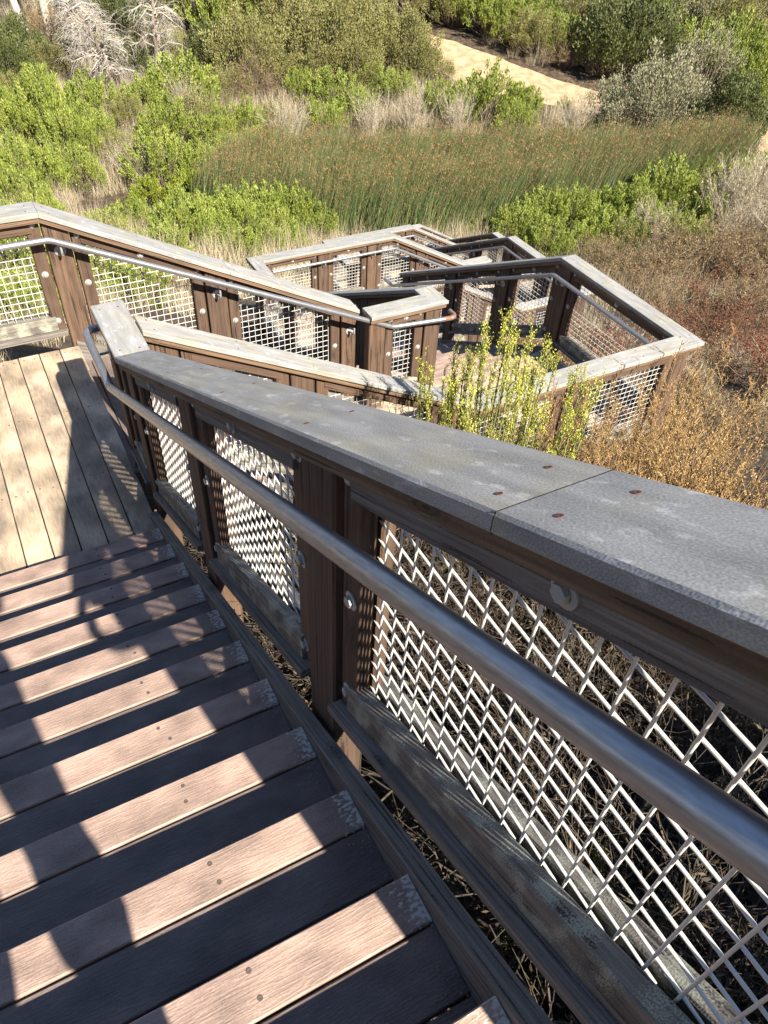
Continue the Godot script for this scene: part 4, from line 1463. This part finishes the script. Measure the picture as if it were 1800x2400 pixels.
func build_road_and_pond() -> void:
	var mb := MB.new()
	var cv := Curve3D.new()
	for i in ROAD.size():
		var p := Vector3(ROAD[i][0], 0, ROAD[i][1])
		var t := Vector3.ZERO
		if i > 0 and i < ROAD.size() - 1: t = Vector3(ROAD[i + 1][0] - ROAD[i - 1][0], 0, ROAD[i + 1][1] - ROAD[i - 1][1]) / 6.0
		cv.add_point(p, -t, t)
	var n := int(cv.get_baked_length() / 0.7)
	var prev := []
	for i in n + 1:
		var p := cv.sample_baked(cv.get_baked_length() * i / n)
		var q := cv.sample_baked(minf(cv.get_baked_length(), cv.get_baked_length() * i / n + 0.2))
		var d := (q - p).normalized()
		if d.length() < 0.5: break
		var s := d.cross(Vector3.UP)
		var row := []
		for k in 9:
			var o := lerpf(-2.2, 2.2, k / 8.0)
			if k == 0 or k == 8: o += sin(i * 1.7 + k) * 0.25
			var g := p + s * o
			g.y = height(g.x, g.z) + 0.13 - 0.05 * absf(o) + 0.02 * cos(o * 4.2)
			if k == 0 or k == 8: g.y -= 0.16
			row.append(g)
		if i > 0:
			for k in 8:
				mb.tri(prev[k], row[k], row[k + 1])
				mb.tri(prev[k], row[k + 1], prev[k + 1])
		prev = row
	# keep normals up
	for i in mb.n.size():
		if mb.n[i].y < 0: mb.n[i] = -mb.n[i]
	var w := 256
	var p := nz(221, w, w, 0.02, w, w, 5)
	var q := nz(222, w, w, 0.25, w, w, 2)
	var out := PackedByteArray()
	out.resize(w * w * 3)
	for i in w * w:
		var g := 1.0 + (p[i] - 128) / 600.0 + (q[i] - 128) / 900.0
		out[i * 3] = c8(166 * g)
		out[i * 3 + 1] = c8(145 * g)
		out[i * 3 + 2] = c8(113 * g)
	var rm := surface(tex(w, w, out), null, 1, 1, 0.95)
	rm.uv1_triplanar = true
	rm.uv1_world_triplanar = true
	rm.uv1_scale = Vector3(0.25, 0.25, 0.25)
	structure("sandy_road", mb.commit(), rm)
	var pm := MB.new()
	var c := Vector3(6.6, -11.62, -27.5)
	for i in 28:
		var a := TAU * i / 28
		var b := TAU * (i + 1) / 28
		pm.tri(c, c + Vector3(cos(a) * (2.3 + 0.25 * sin(a * 3)), 0, sin(a) * (0.95 + 0.1 * cos(a * 4))), c + Vector3(cos(b) * (2.3 + 0.25 * sin(b * 3)), 0, sin(b) * (0.95 + 0.1 * cos(b * 4))))
	for i in pm.n.size():
		if pm.n[i].y < 0: pm.n[i] = -pm.n[i]
	var wm := plain(Color8(84, 84, 76), 0.12)
	structure("pond_water", pm.commit(), wm)


# ---------------------------------------------------------------- the photographer, behind the camera
func bone(p: Vector3, b: Array) -> float:
	var a: Vector3 = b[0]
	var d: Vector3 = b[1] - a
	var t := clampf((p - a).dot(d) / maxf(d.length_squared(), 1e-9), 0.0, 1.0)
	return p.distance_to(a + d * t) - lerpf(b[2], b[3], t)


# smooth union of tapered bones meshed as surface nets
func nets(mb: MB, bones: Array, cell: float, blend: float, paint: Callable) -> void:
	var lo := Vector3(1e9, 1e9, 1e9)
	var hi := -lo
	for b in bones:
		for k in 2:
			var r: float = b[2 + k] + cell * 2.0
			lo = lo.min(b[k] - Vector3(r, r, r))
			hi = hi.max(b[k] + Vector3(r, r, r))
	var nx := int((hi.x - lo.x) / cell) + 2
	var ny := int((hi.y - lo.y) / cell) + 2
	var nz2 := int((hi.z - lo.z) / cell) + 2
	var f := PackedFloat32Array()
	f.resize(nx * ny * nz2)
	f.fill(1.0)
	for b in bones:
		var m: float = maxf(b[2], b[3]) + cell * 3.0 + blend
		var a0: Vector3 = b[0].min(b[1]) - Vector3(m, m, m)
		var a1: Vector3 = b[0].max(b[1]) + Vector3(m, m, m)
		for x in range(maxi(0, int((a0.x - lo.x) / cell)), mini(nx, int((a1.x - lo.x) / cell) + 2)):
			for y in range(maxi(0, int((a0.y - lo.y) / cell)), mini(ny, int((a1.y - lo.y) / cell) + 2)):
				for z in range(maxi(0, int((a0.z - lo.z) / cell)), mini(nz2, int((a1.z - lo.z) / cell) + 2)):
					var i := (x * ny + y) * nz2 + z
					var d := bone(lo + Vector3(x, y, z) * cell, b)
					var e := f[i]
					var h := maxf(blend - absf(d - e), 0.0) / blend
					f[i] = minf(d, e) - h * h * blend * 0.25
	var at := {}
	var st := [ny * nz2, nz2, 1]
	var off := [Vector3(1, 0, 0), Vector3(0, 1, 0), Vector3(0, 0, 1)]
	for x in nx - 1:
		for y in ny - 1:
			for z in nz2 - 1:
				var i := (x * ny + y) * nz2 + z
				var s := Vector3.ZERO
				var k := 0
				var neg := 0
				for c in 8:
					if f[i + (st[0] if c & 1 else 0) + (st[1] if c & 2 else 0) + (st[2] if c & 4 else 0)] < 0.0: neg += 1
				if neg == 0 or neg == 8: continue
				for c in 8:
					for ax in 3:
						if c & (1 << ax): continue
						var ia: int = i + (st[0] if c & 1 else 0) + (st[1] if c & 2 else 0) + (st[2] if c & 4 else 0)
						var ib: int = ia + st[ax]
						if (f[ia] < 0.0) != (f[ib] < 0.0):
							var t := f[ia] / (f[ia] - f[ib])
							s += Vector3(float(c & 1), float((c >> 1) & 1), float((c >> 2) & 1)) + off[ax] * t
							k += 1
				at[i] = lo + (Vector3(x, y, z) + s / k) * cell
	for x in range(1, nx - 1):
		for y in range(1, ny - 1):
			for z in range(1, nz2 - 1):
				var i := (x * ny + y) * nz2 + z
				for ax in 3:
					var j: int = i + st[ax]
					if (f[i] < 0.0) == (f[j] < 0.0): continue
					var u: int = st[(ax + 1) % 3]
					var w: int = st[(ax + 2) % 3]
					if not (at.has(i) and at.has(i - u) and at.has(i - w) and at.has(i - u - w)): continue
					var q := [at[i], at[i - u], at[i - u - w], at[i - w]]
					if f[i] < 0.0: q = [at[i], at[i - w], at[i - u - w], at[i - u]]
					mb.tri(q[0], q[1], q[2])
					mb.tri(q[0], q[2], q[3])
					var col: Color = paint.call((q[0] + q[2]) * 0.5)
					for e in 6: mb.c.append(col)
	mb.colored = true


func build_person() -> void:
	var base := Vector3(-0.125, -1.178, 0.52)
	var t := thing("person", "person in dark trousers and grey shirt behind the camera, holding a phone", "person", base)
	var V := func(x: float, y: float, z: float) -> Vector3: return Vector3(x, y, z)
	# x to the right, -z forward, feet at y = 0
	var bones := []
	for s in [-1.0, 1.0]:
		bones.append([V.call(0.10 * s, 0.92, 0.0), V.call(0.115 * s, 0.50, -0.01), 0.092, 0.066])
		bones.append([V.call(0.115 * s, 0.50, -0.01), V.call(0.12 * s, 0.10, 0.02), 0.066, 0.045])
		bones.append([V.call(0.12 * s, 0.055, 0.04), V.call(0.13 * s, 0.045, -0.17), 0.045, 0.036])
		bones.append([V.call(0.165 * s, 1.40, 0.0), V.call(0.02 * s, 1.42, 0.01), 0.062, 0.07])
	bones.append([V.call(-0.085, 0.98, 0.01), V.call(0.085, 0.98, 0.01), 0.10, 0.10])
	bones.append([V.call(-0.06, 1.12, 0.0), V.call(0.06, 1.12, 0.0), 0.098, 0.098])
	bones.append([V.call(-0.085, 1.30, -0.01), V.call(0.085, 1.30, -0.01), 0.112, 0.112])
	bones.append([V.call(0, 1.42, 0.01), V.call(0, 1.53, -0.03), 0.058, 0.052])
	# head looking down at the phone
	bones.append([V.call(0, 1.60, -0.05), V.call(0, 1.66, -0.035), 0.080, 0.090])
	bones.append([V.call(0, 1.56, -0.095), V.call(0, 1.58, -0.09), 0.050, 0.055])
	# arms to the phone at (0.125, 1.178, -0.52) in these axes
	bones.append([V.call(0.185, 1.39, 0.0), V.call(0.215, 1.12, -0.06), 0.055, 0.045])
	bones.append([V.call(0.215, 1.12, -0.06), V.call(0.20, 1.10, -0.33), 0.043, 0.029])
	bones.append([V.call(-0.185, 1.39, 0.0), V.call(-0.15, 1.14, -0.10), 0.055, 0.045])
	bones.append([V.call(-0.15, 1.14, -0.10), V.call(0.03, 1.10, -0.34), 0.043, 0.029])
	var mb := MB.new()
	var paint := func(p: Vector3) -> Color:
		if p.y < 0.1: return Color(0.05, 0.05, 0.055)
		if p.y < 0.98: return Color(0.03, 0.035, 0.05)
		if p.y > 1.5: return Color(0.06, 0.04, 0.03) if p.y > 1.64 or p.z > -0.02 else Color(0.42, 0.27, 0.2)
		if p.z < -0.2: return Color(0.42, 0.27, 0.2)
		return Color(0.18, 0.18, 0.19)
	nets(mb, bones, 0.024, 0.05, paint)
	# face details and hands on finer grids
	var face := [[V.call(0, 1.615, -0.135), V.call(0, 1.585, -0.158), 0.010, 0.016], [V.call(-0.092, 1.62, -0.03), V.call(-0.094, 1.585, -0.035), 0.014, 0.010], [V.call(0.092, 1.62, -0.03), V.call(0.094, 1.585, -0.035), 0.014, 0.010],
		[V.call(-0.018, 1.552, -0.143), V.call(0.018, 1.552, -0.143), 0.007, 0.007], [V.call(-0.03, 1.622, -0.122), V.call(-0.028, 1.622, -0.122), 0.012, 0.012], [V.call(0.03, 1.622, -0.122), V.call(0.028, 1.622, -0.122), 0.012, 0.012]]
	var skin := func(_p: Vector3) -> Color: return Color(0.42, 0.27, 0.2)
	nets(mb, face, 0.006, 0.006, skin)
	for s in 2:
		var w: Vector3 = V.call(0.20, 1.10, -0.33) if s == 0 else V.call(0.03, 1.10, -0.34)
		var g: Vector3 = V.call(0.172, 1.135, -0.475) if s == 0 else V.call(0.078, 1.135, -0.475)
		var f := (g - w).normalized()
		var side := Vector3(1, 0, 0) if s == 0 else Vector3(-1, 0, 0)
		var up := side.cross(f).normalized() * (1.0 if s == 1 else -1.0)
		if up.y < 0: up = -up
		var palm := w + f * 0.08
		var hb := [[w, palm, 0.027, 0.026], [w + f * 0.03 + up * 0.012, palm + up * 0.026, 0.018, 0.016], [w + f * 0.03 - up * 0.012, palm - up * 0.026, 0.018, 0.016]]
		for i in 4:
			var k := palm + up * (0.030 - 0.020 * i)
			var l: float = [0.040, 0.045, 0.042, 0.033][i]
			var m := k + f * l + side * 0.012
			var e := m + (f * 0.3 - side * 0.8).normalized() * l * 0.7
			hb.append([k, m, 0.0095, 0.0088])
			hb.append([m, e, 0.0088, 0.0075])
		var th := w + f * 0.035 + up * 0.025 - side * 0.012
		hb.append([th, th + (f * 0.6 + up * 0.6 - side * 0.3).normalized() * 0.042, 0.0125, 0.0105])
		hb.append([th + (f * 0.6 + up * 0.6 - side * 0.3).normalized() * 0.042, th + (f * 0.95 + up * 0.6 - side * 0.5).normalized() * 0.072, 0.0105, 0.0085])
		nets(mb, hb, 0.005, 0.006, skin)
	part("body", mb.commit(), woody, t)
	var ph := thing("phone", "dark phone held out in both hands behind the camera", "phone", Vector3(0, 0, 0))
	ph.basis = Basis.from_euler(Vector3(-0.768302, -0.528688, 0.061558))
	ph.position = ph.basis * Vector3(0.0, -0.055, 0.014)
	var pm := MB.new()
	var a := PackedVector3Array()
	var b := PackedVector3Array()
	for q in rect(-0.036, 0.036, -0.073, 0.073, 0.009):
		a.append(Vector3(q.x, q.y, -0.004))
		b.append(Vector3(q.x, q.y, 0.004))
	pm.rings(a, b, 0, 0, true)
	part("case", pm.commit(), plain(Color8(30, 32, 36), 0.4), ph)
	pm = MB.new()
	a = PackedVector3Array()
	b = PackedVector3Array()
	for q in rect(-0.033, 0.033, -0.069, 0.069, 0.006):
		a.append(Vector3(q.x, q.y, 0.0042))
		b.append(Vector3(q.x, q.y, 0.0050))
	pm.rings(a, b, 0, 0, true)
	part("screen", pm.commit(), plain(Color8(16, 16, 18), 0.08), ph)
